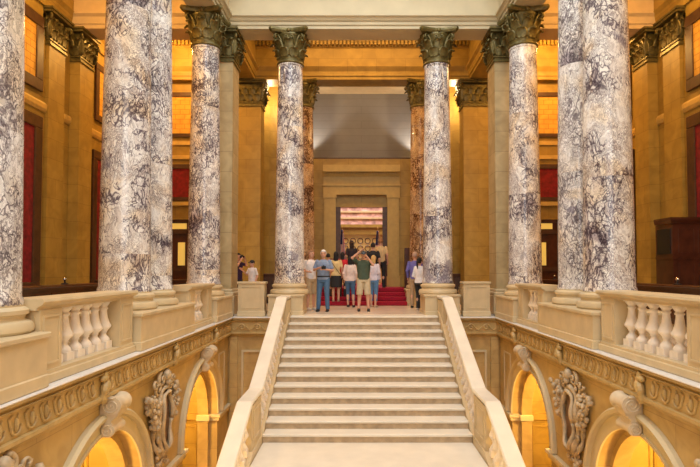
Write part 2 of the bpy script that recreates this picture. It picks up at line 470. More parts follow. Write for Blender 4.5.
# carved cartouches between the arches (built facing -y)
def spiral(bm, cx, cz, r, turns, r0, rt, y=-.06, sgn=1, a0=0, n=26):
    pts = []; rad = []
    for i in range(n):
        f = i/(n-1); a = a0 + sgn*f*turns*2*PI; rr = r*(1-.9*f)
        pts.append((cx+rr*math.cos(a), y-.05*f, cz+rr*math.sin(a))); rad.append(r0+(rt-r0)*f)
    tube(bm, pts, rad, 7)
def make_cartouche():
    t = thing('carved_cartouche', 'x', 'cartouche', group='carved cartouches between the arches')
    rnd = random.Random(3)
    bm = bmesh.new()
    pts = [(.17*math.cos(2*PI*i/30)*(1-.25*math.sin(2*PI*i/30)*-1 if False else 1), .50*math.sin(2*PI*i/30)) for i in range(30)]
    c = bm.verts.new((0, -.05, -.95)); ring = [bm.verts.new((x, -.10, -.95+z)) for x, z in pts]; back = [bm.verts.new((x*1.15, 0, -.95+z*1.05)) for x, z in pts]
    for i in range(30):
        j = (i+1) % 30
        bm.faces.new((c, ring[i], ring[j])); bm.faces.new((ring[i], back[i], back[j], ring[j]))
    bm.faces.new(back)
    obj('shield', bm, M['shieldm'], t, smooth=True)
    bm = bmesh.new()
    for k, (ra, rb, rr, yy) in enumerate(((.20, .55, .035, -.13), (.27, .63, .045, -.08))):
        pts = [(ra*math.cos(a)*(1+.12*math.sin(a)), yy-.02*math.sin(5*a), -.95+rb*math.sin(a)) for a in [2*PI*i/40 for i in range(41)]]
        tube(bm, pts, [rr*(1+.25*math.sin(6*2*PI*i/40)) for i in range(41)], 7)
    obj('scrolled_border', bm, M['carved'], t, smooth=True)
    for sx in (-1, 1):
        for (cx, cz, r, tn, r0, sg, a0) in ((.13, -.16, .13, 1.6, .035, -sx, PI/2), (.27, -.30, .11, 1.5, .03, sx, -PI/2), (.40, -.22, .09, 1.4, .028, -sx, 0), (.34, -.62, .09, 1.4, .028, sx, PI/2),
                                         (.30, -.92, .08, 1.4, .026, -sx, PI/2), (.26, -1.20, .09, 1.5, .028, sx, PI/2), (.17, -1.45, .09, 1.5, .026, -sx, PI/2), (.07, -1.66, .07, 1.4, .022, sx, 0)):
            bm = bmesh.new(); spiral(bm, sx*cx, cz, r, tn, r0, .010, sgn=sg, a0=a0, n=30); obj('scroll', bm, M['carved'], t, smooth=True)
        # ribbon trailing down the side
        bm = bmesh.new()
        pts = [(sx*(.66-.48*f+.05*math.sin(f*9)), -.05-.03*math.sin(f*7), -.34-1.2*f) for f in [i/24 for i in range(25)]]
        tube(bm, pts, [.035*(1+.35*math.sin(i*1.3)) for i in range(25)], 7); obj('ribbon', bm, M['carved'], t, smooth=True)
        bm = bmesh.new()
        for i in range(64):
            f = rnd.random()**1.2
            x = sx*(.36+.42*rnd.random()*(1-.85*f)); z = -.38-.66*f
            r = .022+.028*rnd.random()
            ell(bm, (x, -.03-.11*rnd.random(), z), (r, r*.9, r*1.25), 8, 6)
        obj('fruit_garland', bm, M['carved'], t, smooth=True)
        bm = bmesh.new()
        for i in range(22):
            f = rnd.random(); x = sx*(.10+.14*rnd.random()); z = -1.40-.38*f
            r = .018+.018*rnd.random(); ell(bm, (x, -.03-.06*rnd.random(), z), (r, r, r*1.5), 8, 6)
        obj('leaf_cluster', bm, M['carved'], t, smooth=True)
    bm = bmesh.new(); ell(bm, (0, -.12, -.10), (.07, .07, .10)); ell(bm, (0, -.14, -.22), (.04, .05, .06)); obj('crest', bm, M['carved'], t, smooth=True)
    return t
CARL = {(-1, 9.05): 'carved stone shield with scrolls between the two arches of the left side wall',
        (1, 9.12): 'carved stone shield with scrolls between the two arches of the right side wall',
        (-1, 4.88): 'carved stone shield cut off by the bottom left corner of the photo',
        (1, 4.88): 'carved stone shield beyond the near arch in the bottom right corner'}
c0 = make_cartouche(); c0.scale = (1.0, 1.1, .90); first = True
for (s, y), lab in CARL.items():
    loc = (s*(XW-.01), y, -.50); rz = PI/2 if s < 0 else -PI/2
    if first: c0.location = loc; c0.rotation_euler = (0, 0, rz); c0['label'] = lab; first = False
    else: dup(c0, loc, rz, lab)

# lower corridors: outer wall, cross walls with arched panels, ground floor
for s, nm in ((-1, 'left'), (1, 'right')):
    struct(obj('wall_lower_' + nm, B(s*XO, s*(XO+.3), -4, 14.5, ZG, -.3), M['ochre']))
    for yc in ACS[s][:3]:
        y = yc+RA+.06
        w = bmesh.new()
        box(w, s*(XW+.44), s*XO, y, y+.3, ZG, -.3)
        ww = struct(obj('wall_cross_' + nm, w, M['ochre']))
        bm = bmesh.new()
        xc = s*4.16
        for (r0, d) in ((.36, .045), (.28, .025)):
            pts = [(xc-r0, y-.005, -2.15)] + [(xc-r0*math.cos(PI*i/16), y-.005, -1.62+r0*math.sin(PI*i/16)) for i in range(17)] + [(xc+r0, y-.005, -2.15)]
            tube(bm, pts, d*.6, 6)
        obj('arched_moulding', bm, M['ochre'], ww, smooth=True)
        bm = bmesh.new()
        box(bm, s*(XW+.44), s*(XO-.02), y-.06, y+.01, -2.42, -2.27)
        obj('impost_moulding', bm, M['ochre'], ww)
        bm = bmesh.new()
        for x in (4.05, 4.88):
            box(bm, s*x, s*(x+.05), y-.03, y+.01, -4.4, -2.6)
        box(bm, s*4.05, s*5.10, y-.03, y+.01, -2.6, -2.55)
        obj('panel_moulding', bm, M['ochre'], ww)
struct(obj('floor_ground', B(-XO-.3, XO+.3, -4, 14.5, ZG-.2, ZG), M['floor']))
struct(obj('wall_south', B(-XO-.3, XO+.3, -4.3, -4.0, ZG, 13), M['kasota']))

# upper floor slabs
for s, nm in ((-1, 'left'), (1, 'right')):
    struct(obj('floor_gallery_' + nm, B(s*(XW-.0), s*XO, -4, 14.3, -.3, 0), M['floor']))
struct(obj('floor_upper', B(-XO, XO, 14.3, 22.4, -.3, 0), M['floor']))

# ------------------------------------------------------------------ staircase
RI = .15; TR = .33; SW = 1.91; YT = 13.72
st = thing('staircase', 'broad pale marble staircase climbing from the landing to the columned floor', 'staircase', (0, YT, 0))
bmr = bmesh.new()
YL = YT-12*TR     # riser foot onto landing
ZL = -13*RI
for k in range(13):
    z = -k*RI; y = -k*TR
    bm = bmesh.new()
    back = (.6 if k == 0 else y+TR+.02)
    box(bm, -SW, SW, y-.03, back, z-.045, z, bev=.008)
    obj('tread', bm, M['stair'], st)
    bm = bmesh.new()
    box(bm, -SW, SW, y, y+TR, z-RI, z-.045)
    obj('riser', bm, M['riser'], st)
obj('landing', B(-1.905, 1.905, 8.35-YT, YL-YT+.02, ZL-.25, ZL), M['stair'], st)
bm = bmesh.new()
poly_extrude(bm, [(8.35-YT, ZL-.2), (YL-YT+.1, ZL-.2), (.43, -.3), (.43, ZG), (8.35-YT, ZG)], lambda p: (-1.88, p[0], p[1]), lambda p: (1.88, p[0], p[1]))
obj('stair_core', bm, M['arcade'], st)
for k in range(1, 16):
    z = ZL-k*RI; y = 8.35-YT-k*TR
    if z - RI < ZG: break
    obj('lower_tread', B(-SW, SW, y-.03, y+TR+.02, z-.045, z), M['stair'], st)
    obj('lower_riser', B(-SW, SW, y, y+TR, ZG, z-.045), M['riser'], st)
struct(obj('floor_apron', B(-1.5, 1.5, YT+.58, 14.32, -.3, -.001), M['floor']))

# ------------------------------------------------------------------ balusters
BAL = [(.02, 0), (.085, .09), (.09, .11), (.075, .135), (.045, .165), (.04, .19), (.055, .2), (.05, .21), (.07, .235), (.105, .265), (.108, .285), (.085, .32), (.062, .38), (.05, .45), (.046, .485), (.062, .495), (.062, .51), (.046, .52), (.07, .55), (.085, .565), (.085, .60)]
def baluster_mesh(h, fat=1.0):
    bm = bmesh.new()
    lathe(bm, [(r*fat, z/.6*h) for r, z in BAL], 18); box(bm, -.09*fat, .09*fat, -.09*fat, .09*fat, 0, .09/.6*h); box(bm, -.085*fat, .085*fat, -.085*fat, .085*fat, .58/.6*h, h)
    bmesh.ops.recalc_face_normals(bm, faces=bm.faces)
    me = bpy.data.meshes.new('baluster'); bm.to_mesh(me); bm.free()
    for p in me.polygons: p.use_smooth = len(p.vertices) == 4 and abs(p.normal.z) < .98 and p.area < .004
    me.materials.append(M['white']); return me
BM1 = baluster_mesh(.50, .95); BM2 = baluster_mesh(.56, .78)

def inset_box(bm, x0, x1, y0, y1, z0, z1, face, s, w=.07, d=.02):
    pass

def panel_frame(bm, x, y0, y1, z0, z1, nx, w=.025, d=.012):
    for (a, b_, c, e) in ((y0, y1, z1-w, z1), (y0, y1, z0, z0+w), (y0, y0+w, z0+w, z1-w), (y1-w, y1, z0+w, z1-w)):
        box(bm, x, x+nx*d, a, b_, c, e)
def panel_frame_x(bm, y, x0, x1, z0, z1, w=.025, d=.012):
    for (a, b_, c, e) in ((x0, x1, z1-w, z1), (x0, x1, z0, z0+w), (x0, x0+w, z0+w, z1-w), (x1-w, x1, z0+w, z1-w)):
        box(bm, a, b_, y, y-d, c, e)

def gallery_balustrade(s, y0, y1, pier0, pier1, label, n):
    """runs along y; local origin at its near end"""
    L = y1-y0; xi = s*-.20; xo = s*.20   # xi = side toward the void
    t = thing('balustrade', label, 'balustrade', (s*3.75, y0, 0), 0, 'gallery balustrades')
    bm = bmesh.new(); box(bm, -.20, .20, 0, L, 0, .10); box(bm, -.225, .225, -.02, L+.02, -.04, .06, bev=.01)
    obj('base_rail', bm, M['cream'], t)
    bm = bmesh.new()
    prof = [(-.17, .76), (-.17, .79), (-.23, .82), (-.245, .85), (-.235, .88), (.235, .88), (.245, .85), (.23, .82), (.17, .79), (.17, .76)]
    sweep(bm, [(0, -.05), (0, L+.05)], prof)
    obj('handrail', bm, M['cream'], t)
    for a, b_, fac in ((0, pier0, -1), (L-pier1, L, 1)):
        bm = bmesh.new(); box(bm, -.18, .18, a, b_, .1, .76)
        panel_frame(bm, xi*.9, a+.05, b_-.05, .16, .70, -s)
        if fac < 0: panel_frame_x(bm, a, -.12, .12, .16, .70)
        obj('pier', bm, M['cream'], t)
    ya, yb = pier0, L-pier1
    for i in range(n):
        o = bpy.data.objects.new('baluster', BM1); COL.objects.link(o); o.parent = t
        o.location = (0, ya+(i+.5)*(yb-ya)/n, .1); o.scale = (1, 1, 1.32)
    return t
gallery_balustrade(-1, 5.66, 8.00, .42, .42, 'panelled cream marble balustrade nearest on the left gallery, with white balusters', 6)
gallery_balustrade(-1, 10.72, 12.38, .35, .35, 'short marble balustrade on the left gallery, beyond the paired columns', 4)
gallery_balustrade(1, 5.66, 8.20, .42, .42, 'panelled cream marble balustrade nearest on the right gallery, with white balusters', 6)
gallery_balustrade(1, 10.72, 12.38, .35, .35, 'short marble balustrade on the right gallery, beyond the paired columns', 4)

# low pedestals under the gallery columns
def pedestal(x0, x1, y0, y1, label, h=.54, panel=None, cap=True, cat='pedestal', name='column_pedestal', group=None):
    cx, cy = (x0+x1)/2, y0
    t = thing(name, label, cat, (cx, cy, 0), 0, group)
    bm = bmesh.new(); box(bm, x0-cx, x1-cx, 0, y1-y0, .10, h-.06); obj('die', bm, M['cream'], t)
    bm = bmesh.new(); box(bm, x0-cx-.02, x1-cx+.02, -.02, y1-y0+.02, -.04, .10, bev=.012); obj('plinth', bm, M['cream'], t)
    bm = bmesh.new(); box(bm, x0-cx-.03, x1-cx+.03, -.03, y1-y0+.03, h-.06, h, bev=.012); obj('cap_moulding', bm, M['cream'], t)
    if panel:
        bm = bmesh.new(); panel_frame_x(bm, 0, x0-cx+.07, x1-cx-.07, .17, h-.12, .03, .014); obj('panel_moulding', bm, M['cream'], t)
    return t
for s, side in ((-1, 'left'), (1, 'right')):
    X0, X1 = (s*3.46, s*4.62) if s > 0 else (-4.62, -3.46)
    pedestal(X0, X1, 3.8, 5.61, 'long low marble pedestal under the nearest column of the %s gallery' % side, group='column pedestals')
    pedestal(X0, X1, 8.05 if s < 0 else 8.25, 10.67, 'long low marble pedestal under the paired columns of the %s gallery' % side, group='column pedestals')
    pedestal(X0, X1, 12.43, 13.95, 'low marble pedestal under the corner column of the %s gallery' % side, group='column pedestals')
    a, b_ = sorted((s*1.62, s*2.53))
    pedestal(a, b_, 14.05, 15.15, 'square marble pedestal at the head of the stair, %s side' % side, group='column pedestals')
    a, b_ = sorted((s*2.64, s*3.34))
    pedestal(a, b_, 14.08, 14.42, 'solid panelled marble parapet beside the stairhead, %s side' % side, h=.88, panel=True, cat='parapet', name='parapet_block', group='stairhead parapets')

# ------------------------------------------------------------------ stair balustrades
def stair_balustrade(s, label):
    t = thing('stair_balustrade', label, 'balustrade', (s*2.055, 9.8, ZL), 0, 'stair balustrades')
    def loc(y, z): return (y-9.8, z-ZL)
    xa, xb = -.14, .14
    sl = RI/TR
    yA, yB, yC = 8.86, 9.84, 13.15
    zr = -.985; zT = zr + (yC-yB)*sl
    yD = 5.2; zD = zr - (yA-yD)*sl
    line = [loc(yD, zD), loc(yA, zr), loc(yB, zr), loc(yC, zT), loc(14.04, zT)]
    # rail: profile swept in the y-z plane
    bm = bmesh.new()
    prof = [(-.135, -.025), (-.12, 0), (.12, 0), (.135, -.025), (.135, -.055), (.11, -.08), (-.11, -.08), (-.135, -.055)]
    rings = [[bm.verts.new((x, y, z+dz)) for x, dz in prof] for y, z in line]
    for a, b_ in zip(rings, rings[1:]):
        for j in range(8): bm.faces.new((a[j], a[(j+1) % 8], b_[(j+1) % 8], b_[j]))
    bm.faces.new(rings[0]); bm.faces.new(list(reversed(rings[-1])))
    obj('handrail', bm, M['stair'], t)
    # curb / string
    def floorz(y):
        if y >= YT: return 0
        if y >= YL: return (y-YT)*sl
        if y >= 8.86: return ZL
        return ZL-(8.86-y)*sl
    bm = bmesh.new()
    ys = [yD, 8.86, YL+.1, YT-.1, 14.04]
    tops = [loc(y, (floorz(y) if y != YL+.1 else ZL)+.13) for y in ys]
    bots = [loc(y, ZG) for y in ys]
    poly_extrude(bm, tops + bots[::-1], lambda p: (xa, p[0], p[1]), lambda p: (xb, p[0], p[1]))
    obj('string_curb', bm, M['cream'], t)
    # piers
    for (a, b_, zt) in ((8.9, 9.76, zr-.1), (13.16, 14.03, zT-.1)):
        bm = bmesh.new()
        z0 = floorz(max(a, 9.0) if a < 10 else a)+.1
        ya, za = loc(a, z0); yb, zb = loc(b_, zt)
        box(bm, -.115, .115, ya, yb, za, zb)
        if a < 10: panel_frame(bm, -s*.115, ya+.12, yb-.12, za+.16, zb-.1, -s, .03, .014)
        obj('pier', bm, M['cream'], t)
    # balusters
    n = 14
    for i in range(n):
        y = 9.95 + (13.05-9.95)*(i+.5)/n
        zb = -1.8+ (y-9.84)*sl
        ly, lz = loc(y, zb-.05)
        o = bpy.data.objects.new('baluster', BM2); COL.objects.link(o); o.parent = t; o.location = (0, ly, lz); o.scale = (1, 1, 1.24)
    for i in range(7):
        y = 8.78 - i*.21
        zb = zr-.84-(8.86-y)*sl
        ly, lz = loc(y, zb)
        o = bpy.data.objects.new('baluster', BM2); COL.objects.link(o); o.parent = t; o.location = (0, ly, lz); o.scale = (1, 1, 1.3)
stair_balustrade(-1, 'sloping marble balustrade along the left side of the stair')
stair_balustrade(1, 'sloping marble balustrade along the right side of the stair')

# ------------------------------------------------------------------ Corinthian columns
def leaf(bm, cx, cy, z0, ang, h, w, out, r0, square=False):
    """acanthus leaf rising from z0 on a bell of radius r0, curling outward"""
    NV, NU = 9, 6
    ca, sa = math.cos(ang), math.sin(ang)
    grid = []
    for iv in range(NV+1):
        v = iv/NV
        if v < .75:
            rr = r0 + .02 + out*.35*(v/.75)**2; zz = z0 + h*v/.75*.95
        else:
            q = (v-.75)/.25*PI*.75
            rr = r0 + .02 + out*.35 + out*.65*math.sin(q*.66); zz = z0 + h*.95 + h*.10*math.sin(q*1.15) - h*.14*(q/2.36)**2
        ww = w*(.62+.55*math.sin(PI*min(v, .8)/.9))*(1 - .75*max(0, v-.72)/.28)*(1+.13*math.cos(v*26))
        row = []
        for iu in range(NU+1):
            u = iu/NU*2-1
            rel = .022*math.cos(u*PI*2.5)*(1-v*.4) - .03*u*u
            tx = u*ww; ro = rr + rel
            row.append(bm.verts.new((cx+ca*ro-sa*tx, cy+sa*ro+ca*tx, zz)))
        grid.append(row)
    for a, b_ in zip(grid, grid[1:]):
        for i in range(NU): bm.faces.new((a[i], a[i+1], b_[i+1], b_[i]))

def abacus(bm, z0, z1, hw, dip):
    pts = []
    for q in range(4):
        a = q*PI/2
        c0 = Vector((hw, -hw)); 
        for i in range(9):
            f = i/8; u = -hw*.88 + 2*hw*.88*f
            d = hw - dip*math.sin(PI*f)
            x, y = d, u
            pts.append((x*math.cos(a)-y*math.sin(a), x*math.sin(a)+y*math.cos(a)))
    a = [bm.verts.new((x*.93, y*.93, z0)) for x, y in pts]
    m = [bm.verts.new((x, y, z0+(z1-z0)*.5)) for x, y in pts]
    b_ = [bm.verts.new((x, y, z1)) for x, y in pts]
    n = len(pts)
    for p, q in ((a, m), (m, b_)):
        for i in range(n): bm.faces.new((p[i], p[(i+1) % n], q[(i+1) % n], q[i]))
    bm.faces.new(list(reversed(a))); bm.faces.new(b_)

def capital_volutes(parent, H, hw, rb):
    for q in range(4):
        bm = bmesh.new()
        a = PI/4 + q*PI/2; d = Vector((math.cos(a), math.sin(a), 0))
        tip = hw*1.22
        for sg in (-1, 1):
            side = Vector((-math.sin(a), math.cos(a), 0))*sg
            pts = [side*.13+d*(rb+.02)+Vector((0, 0, H*.50)), side*.10+d*(rb+.07)+Vector((0, 0, H*.66)), side*.06+d*(rb+.14)+Vector((0, 0, H*.80))]
            c = d*(tip-.10)+Vector((0, 0, H*.76))+side*.03
            for i in range(16):
                t = i/15; an = PI*.75 - t*PI*2.6; r = .085*(1-t*.75)
                pts.append(c + d*(r*math.cos(an)) + Vector((0, 0, r*math.sin(an))))
            tube(bm, pts, [.022]*3+[.026*(1-.4*i/15) for i in range(16)], 6)
        obj('volute', bm, M['bronze'], parent, smooth=True)
    for q in range(4):
        bm = bmesh.new()
        a = q*PI/2; d = Vector((math.cos(a), math.sin(a), 0))
        for sg in (-1, 1):
            side = Vector((-math.sin(a), math.cos(a), 0))*sg
            c = d*(rb+.09)+Vector((0, 0, H*.73))+side*.07
            pts = [side*.14+d*(rb+.05)+Vector((0, 0, H*.55))]
            for i in range(12):
                t = i/11; an = t*PI*2.2; r = .055*(1-t*.7)
                pts.append(c + side*(r*math.cos(an)) + Vector((0, 0, r*math.sin(an))))
            tube(bm, pts, .016, 6)
        ell(bm, d*(hw*.86)+Vector((0, 0, H*.93)), (.06, .06, .065), 10, 6)
        obj('fleuron', bm, M['bronze'], parent, smooth=True)

def round_capital(parent, z, rb, H=.92):
    bm = bmesh.new()
    lathe(bm, [(rb+.01, 0), (rb+.045, .02), (rb+.045, .05), (rb+.01, .07), (rb-.01, .1), (rb+.02, .14), (rb+.02, .16), (rb-.02, .3), (rb, H*.6), (rb+.07, H*.82), (rb+.10, H*.87)], 32)
    cap = obj('capital', bm, M['bronze'], parent, (0, 0, z), smooth=True)
    bm = bmesh.new()
    for i in range(8): leaf(bm, 0, 0, .15, i*PI/4+PI/8, H*.27, .135, .16, rb-.005)
    for i in range(8): leaf(bm, 0, 0, .20, i*PI/4, H*.46, .12, .21, rb-.005)
    bmesh.ops.recalc_face_normals(bm, faces=bm.faces)
    l = obj('acanthus_leaves', bm, M['bronze'], cap, smooth=True)
    md = l.modifiers.new('s', 'SOLIDIFY'); md.thickness = .022
    capital_volutes(cap, H, .48, rb)
    bm = bmesh.new(); abacus(bm, H*.88, H, .53, .12)
    obj('abacus', bm, M['bronze'], cap)
    return cap

def make_column(mat, label):
    t = thing('marble_column', label, 'column')
    z0, z1 = .83, 6.85
    bm = bmesh.new()
    prof = []
    for i in range(25):
        f = i/24
        r = .405 - .07*f**1.35
        if i == 0: prof += [(r+.02, z0), (r+.02, z0+.05), (r, z0+.09)]
        else: prof.append((r, z0+.09+(z1-z0-.15)*f))
    prof += [(.35, z1-.04), (.35, z1)]
    lathe(bm, prof, 48)
    obj('shaft', bm, mat, t, angle=35)
    bm = bmesh.new()
    lathe(bm, [(.50, .54), (.525, .57), (.525, .62), (.50, .66), (.45, .675), (.44, .70), (.45, .725), (.475, .74), (.475, .78), (.45, .80), (.425, .815), (.425, .84)], 40)
    obj('base', bm, M['cream'], t, angle=35)
    round_capital(t, z1, .335)
    return t
LAB = 'mottled white, cream and purple marble column with a gilded leafy capital, '
cp = make_column(M['breccia_pale'], 'thick mottled marble column cut by the left edge of the photo')
cp.location = (-XC, 5.38, 0)
cB = make_column(M['breccia'], 'front one of the two overlapping marble columns on the left gallery')
cB.location = (-XC, 8.86, 0)
specs = [
 (-XC, 9.9, 'breccia', 'rear one of the two overlapping marble columns on the left gallery'),
 (-XC, 13.45, 'breccia', 'mottled marble column beside the pale pier at the left corner of the hall'),
 (XC, 8.97, 'breccia', 'front one of the two overlapping marble columns on the right gallery'),
 (XC, 10.1, 'breccia_pale', 'rear one of the two overlapping marble columns on the right gallery'),
 (XC, 13.42, 'breccia', 'mottled marble column beside the pale pier at the right corner of the hall'),
 (-2.04, YF, 'breccia', 'grey and white marble column on the pedestal left of the stairhead'),
 (2.04, YF, 'breccia', 'purple and white marble column on the pedestal right of the stairhead'),
 (-2.06, YB, 'breccia_lamplit', 'marble column tinted with warm lamplight, half hidden behind the column left of the stairhead'),
 (2.06, YB, 'breccia_lamplit', 'marble column tinted with warm lamplight, half hidden behind the column right of the stairhead'),
 (XC, 5.62, 'breccia_pale', None), (-XC, 4.5, 'breccia_pale', None),
]
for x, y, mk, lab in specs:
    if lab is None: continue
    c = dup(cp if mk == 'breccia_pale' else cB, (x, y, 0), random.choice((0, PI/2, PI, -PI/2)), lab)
    if mk == 'breccia_lamplit':
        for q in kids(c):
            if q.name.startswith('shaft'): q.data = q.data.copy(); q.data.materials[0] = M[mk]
for s, side in ((-1, 'left'), (1, 'right')):
    pedestal(s*2.06-.56, s*2.06+.56, YB-.56, YB+.56, 'marble pedestal under the %s rear column beside the red steps' % side, group='column pedestals')

# square piers with leafy capitals
def square_capital(parent, x0, x1, y0, y1, z, H=.92, cols=None):
    cx, cy = (x0+x1)/2, (y0+y1)/2; hx, hy = (x1-x0)/2, (y1-y0)/2
    bm = bmesh.new()
    for (e, a, b_) in ((.04, 0, .06), (.0, .06, .12), (.03, .12, .16), (-.01, .16, H*.86)):
        box(bm, cx-hx-e, cx+hx+e, cy-hy-e, cy+hy+e, z+a, z+b_)
    box(bm, cx-hx-.12, cx+hx+.12, cy-hy-.12, cy+hy+.12, z+H*.87, z+H*.94)
    box(bm, cx-hx-.15, cx+hx+.15, cy-hy-.15, cy+hy+.15, z+H*.94, z+H)
    cap = obj('capital', bm, M['bronze'], parent)
    bm = bmesh.new()
    for (dx, dy, h, w) in ((0, -1, hy, hx), (0, 1, hy, hx), (-1, 0, hx, hy), (1, 0, hx, hy)):
        ang = math.atan2(dy, dx); n = max(1, round(2*w/.27))
        for i in range(n):
            u = -w + (i+.5)*2*w/n
            px, py = cx + (-dy)*u*1.0 + dx*(h-.2), cy + dx*u + dy*(h-.2)
            leaf(bm, px, py, z+.16, ang, H*.27, w/n*.98, .14, .2)
        for i in range(n+1):
            u = (-w + i*2*w/n)*.96
            px, py = cx + (-dy)*u + dx*(h-.2), cy + dx*u + dy*(h-.2)
            leaf(bm, px, py, z+.2, ang, H*.46, w/n*.8, .18, .19)
    l = obj('acanthus_leaves', bm, M['bronze'], cap, smooth=True)
    md = l.modifiers.new('s', 'SOLIDIFY'); md.thickness = .022
    for sx in (-1, 1):
        for sy in (-1, 1):
            bm = bmesh.new()
            d = Vector((sx, sy, 0)).normalized()
            c = Vector((cx+sx*(hx+.06), cy+sy*(hy+.06), z+H*.74))
            pts = [c - d*.16 + Vector((0, 0, -.2))]
            for i in range(16):
                t = i/15; an = PI*.75 - t*PI*2.6; r = .085*(1-t*.75)
                pts.append(c + d*(r*math.cos(an)) + Vector((0, 0, r*math.sin(an))))
            tube(bm, pts, .03, 6)
            obj('volute', bm, M['bronze'], cap, smooth=True)

def square_pier(x0, x1, y0, y1, mat, label, name='stone_pier', group='square piers with leafy capitals'):
    if x0 > x1: x0, x1 = x1, x0
    cx, cy = (x0+x1)/2, (y0+y1)/2
    t = thing(name, label, 'pier', (cx, cy, 0), 0, group)
    o = obj('shaft', B(x0, x1, y0, y1, .6, 6.85), mat, t)
    bm = bmesh.new()
    box(bm, x0-.09, x1+.09, y0-.09, y1+.09, 0, .50, bev=.01); box(bm, x0-.07, x1+.07, y0-.07, y1+.07, .50, .60, bev=.02); box(bm, x0-.03, x1+.03, y0-.03, y1+.03, .60, .68, bev=.015)
    obj('base', bm, M['cream'], t)
    square_capital(t, x0, x1, y0, y1, 6.85)
    for c in kids(t):
        c.location = (-cx, -cy, 0)
        for m in [c] + kids(c):
            for v in m.data.vertices:
                if abs(x0) > 7.5 or abs(x1) > 7.5: v.co.x = max(-7.995, min(7.995, v.co.x))
                if y0 > 18: v.co.y = min(v.co.y, 18.86 if abs(v.co.x) < 4.3 else 18.395 if abs(v.co.x) > 4.365 else 18.86)
    return t
for s, side in ((-1, 'left'), (1, 'right')):
    square_pier(s*3.56, s*4.42, 14.25, 15.0, M['kasota'], 'pale square stone pier behind the corner column, %s end of the stairhead' % side)
    square_pier(s*3.50, s*4.35, 18.15, 18.85, M['ochre'], 'golden square pier at the back wall, %s of the red steps' % side)
    square_pier(s*7.72, s*8.0, 14.25, 14.95, M['ochre'], 'golden stone pier against the outer %s wall in line with the stairhead' % side)
    square_pier(s*7.90, s*8.0, 13.12, 13.84, M['ochre'], 'flat pilaster on the outer %s wall beside the red wall hanging' % side)

# ------------------------------------------------------------------ entablatures
def prof_entab(z=ZA, top=9.75):
    return [(-.72, z), (0, z), (0, z+.10), (.03, z+.10), (.03, z+.20), (.06, z+.20), (.10, z+.27), (.15, z+.30), (.15, z+.35), (.03, z+.36), (.03, z+1.0), (.1, z+1.05), (.35, z+1.25), (.45, z+1.4), (.45, top), (-.72, top)]
bm = bmesh.new()
sweep(bm, [(-3.71, -4), (-3.71, 14.26), (3.71, 14.26), (3.71, -4)], prof_entab())
struct(obj('trim_1', bm, M['entab']))
# attic walls and skylight surround above (out of the photo's frame)
bm = bmesh.new()
box(bm, -4.4, -3.7, -4, 15, 9.75, 13); box(bm, 3.7, 4.4, -4, 15, 9.75, 13); box(bm, -3.7, 3.7, 14.3, 15, 9.75, 13)
struct(obj('wall_attic', bm, M['entab']))
# beams over the galleries in line with the front colonnade
for s, n in ((-1, 2), (1, 3)):
    bm = bmesh.new()
    path = [(s*8.0, 14.24), (s*4.4, 14.24)]
    if s > 0: path = path[::-1]
    sweep(bm, path, [(-.72, ZA), (0, ZA), (0, ZA+.12), (.03, ZA+.12), (.06, ZA+.3), (.14, ZA+.36), (.14, ZA+.42), (.03, ZA+.45), (.03, 9.3), (-.72, 9.3)])
    struct(obj('trim_%d' % n, bm, M['paint']))
    bm = bmesh.new()
    sweep(bm, [(s*3.71, 18.2), (s*3.71, 14.96)] if s > 0 else [(s*3.71, 14.96), (s*3.71, 18.2)], [(-.72, ZA), (0, ZA), (0, ZA+.12), (.03, ZA+.12), (.06, ZA+.3), (.14, ZA+.36), (.14, ZA+.42), (.03, ZA+.45), (.03, 9.3), (-.72, 9.3)])
    struct(obj('trim_%d' % (n+2), bm, M['ochre']))
    # entablature on the outer wall
    bm = bmesh.new()
    path = [(s*8.0, -4), (s*8.0, 18.2)]
    if s > 0: path = path[::-1]
    sweep(bm, path, [(-.1, ZA), (.06, ZA), (.06, ZA+.15), (.1, ZA+.3), (.18, ZA+.4), (.1, ZA+.45), (.1, 9.0), (.3, 9.2), (.35, 9.4), (-.1, 9.4)])
    struct(obj('trim_%d' % (n+4), bm, M['ochre']))
# rear entablature with dentils
bm = bmesh.new()
sweep(bm, [(-8, 18.14), (8, 18.14)], [(-.72, 7.78), (0, 7.78), (0, 7.90), (.03, 7.90), (.03, 8.05), (.08, 8.13), (.12, 8.2), (.03, 8.24), (.03, 8.86), (.07, 8.9), (.07, 9.12), (.25, 9.15), (.55, 9.3), (.6, 9.5), (-.72, 9.5)])
tr = struct(obj('trim_8', bm, M['ochre']))
bm = bmesh.new()
x = -7.9
while x < 7.9:
    box(bm, x, x+.075, 17.93, 18.08, 8.93, 9.11); x += .132
obj('dentils', bm, M['ochre'], tr)
# ceilings
for s, nm in ((-1, 'left'), (1, 'right')):
    struct(obj('ceiling_' + nm, B(s*4.3, s*8.2, -4, 15, 9.4, 9.6), M['paint']))
struct(obj('ceiling_rear', B(-8.2, 8.2, 15, 18.9, 9.5, 9.7), M['paint']))

# ------------------------------------------------------------------ outer gallery walls
for s, nm in ((-1, 'left'), (1, 'right')):
    w = struct(obj('wall_outer_' + nm, B(s*XO, s*(XO+.3), -4, 18.6, 0, 9.5), M['ochre']))
    bm = bmesh.new()
    path = [(s*8.0, -4), (s*8.0, 18.2)]
    if s > 0: path = path[::-1]
    sweep(bm, path, [(-.05, 5.1), (.04, 5.12), (.07, 5.2), (.07, 5.3), (.03, 5.36), (-.05, 5.36)])
    obj('string_course', bm, M['gold'], w)

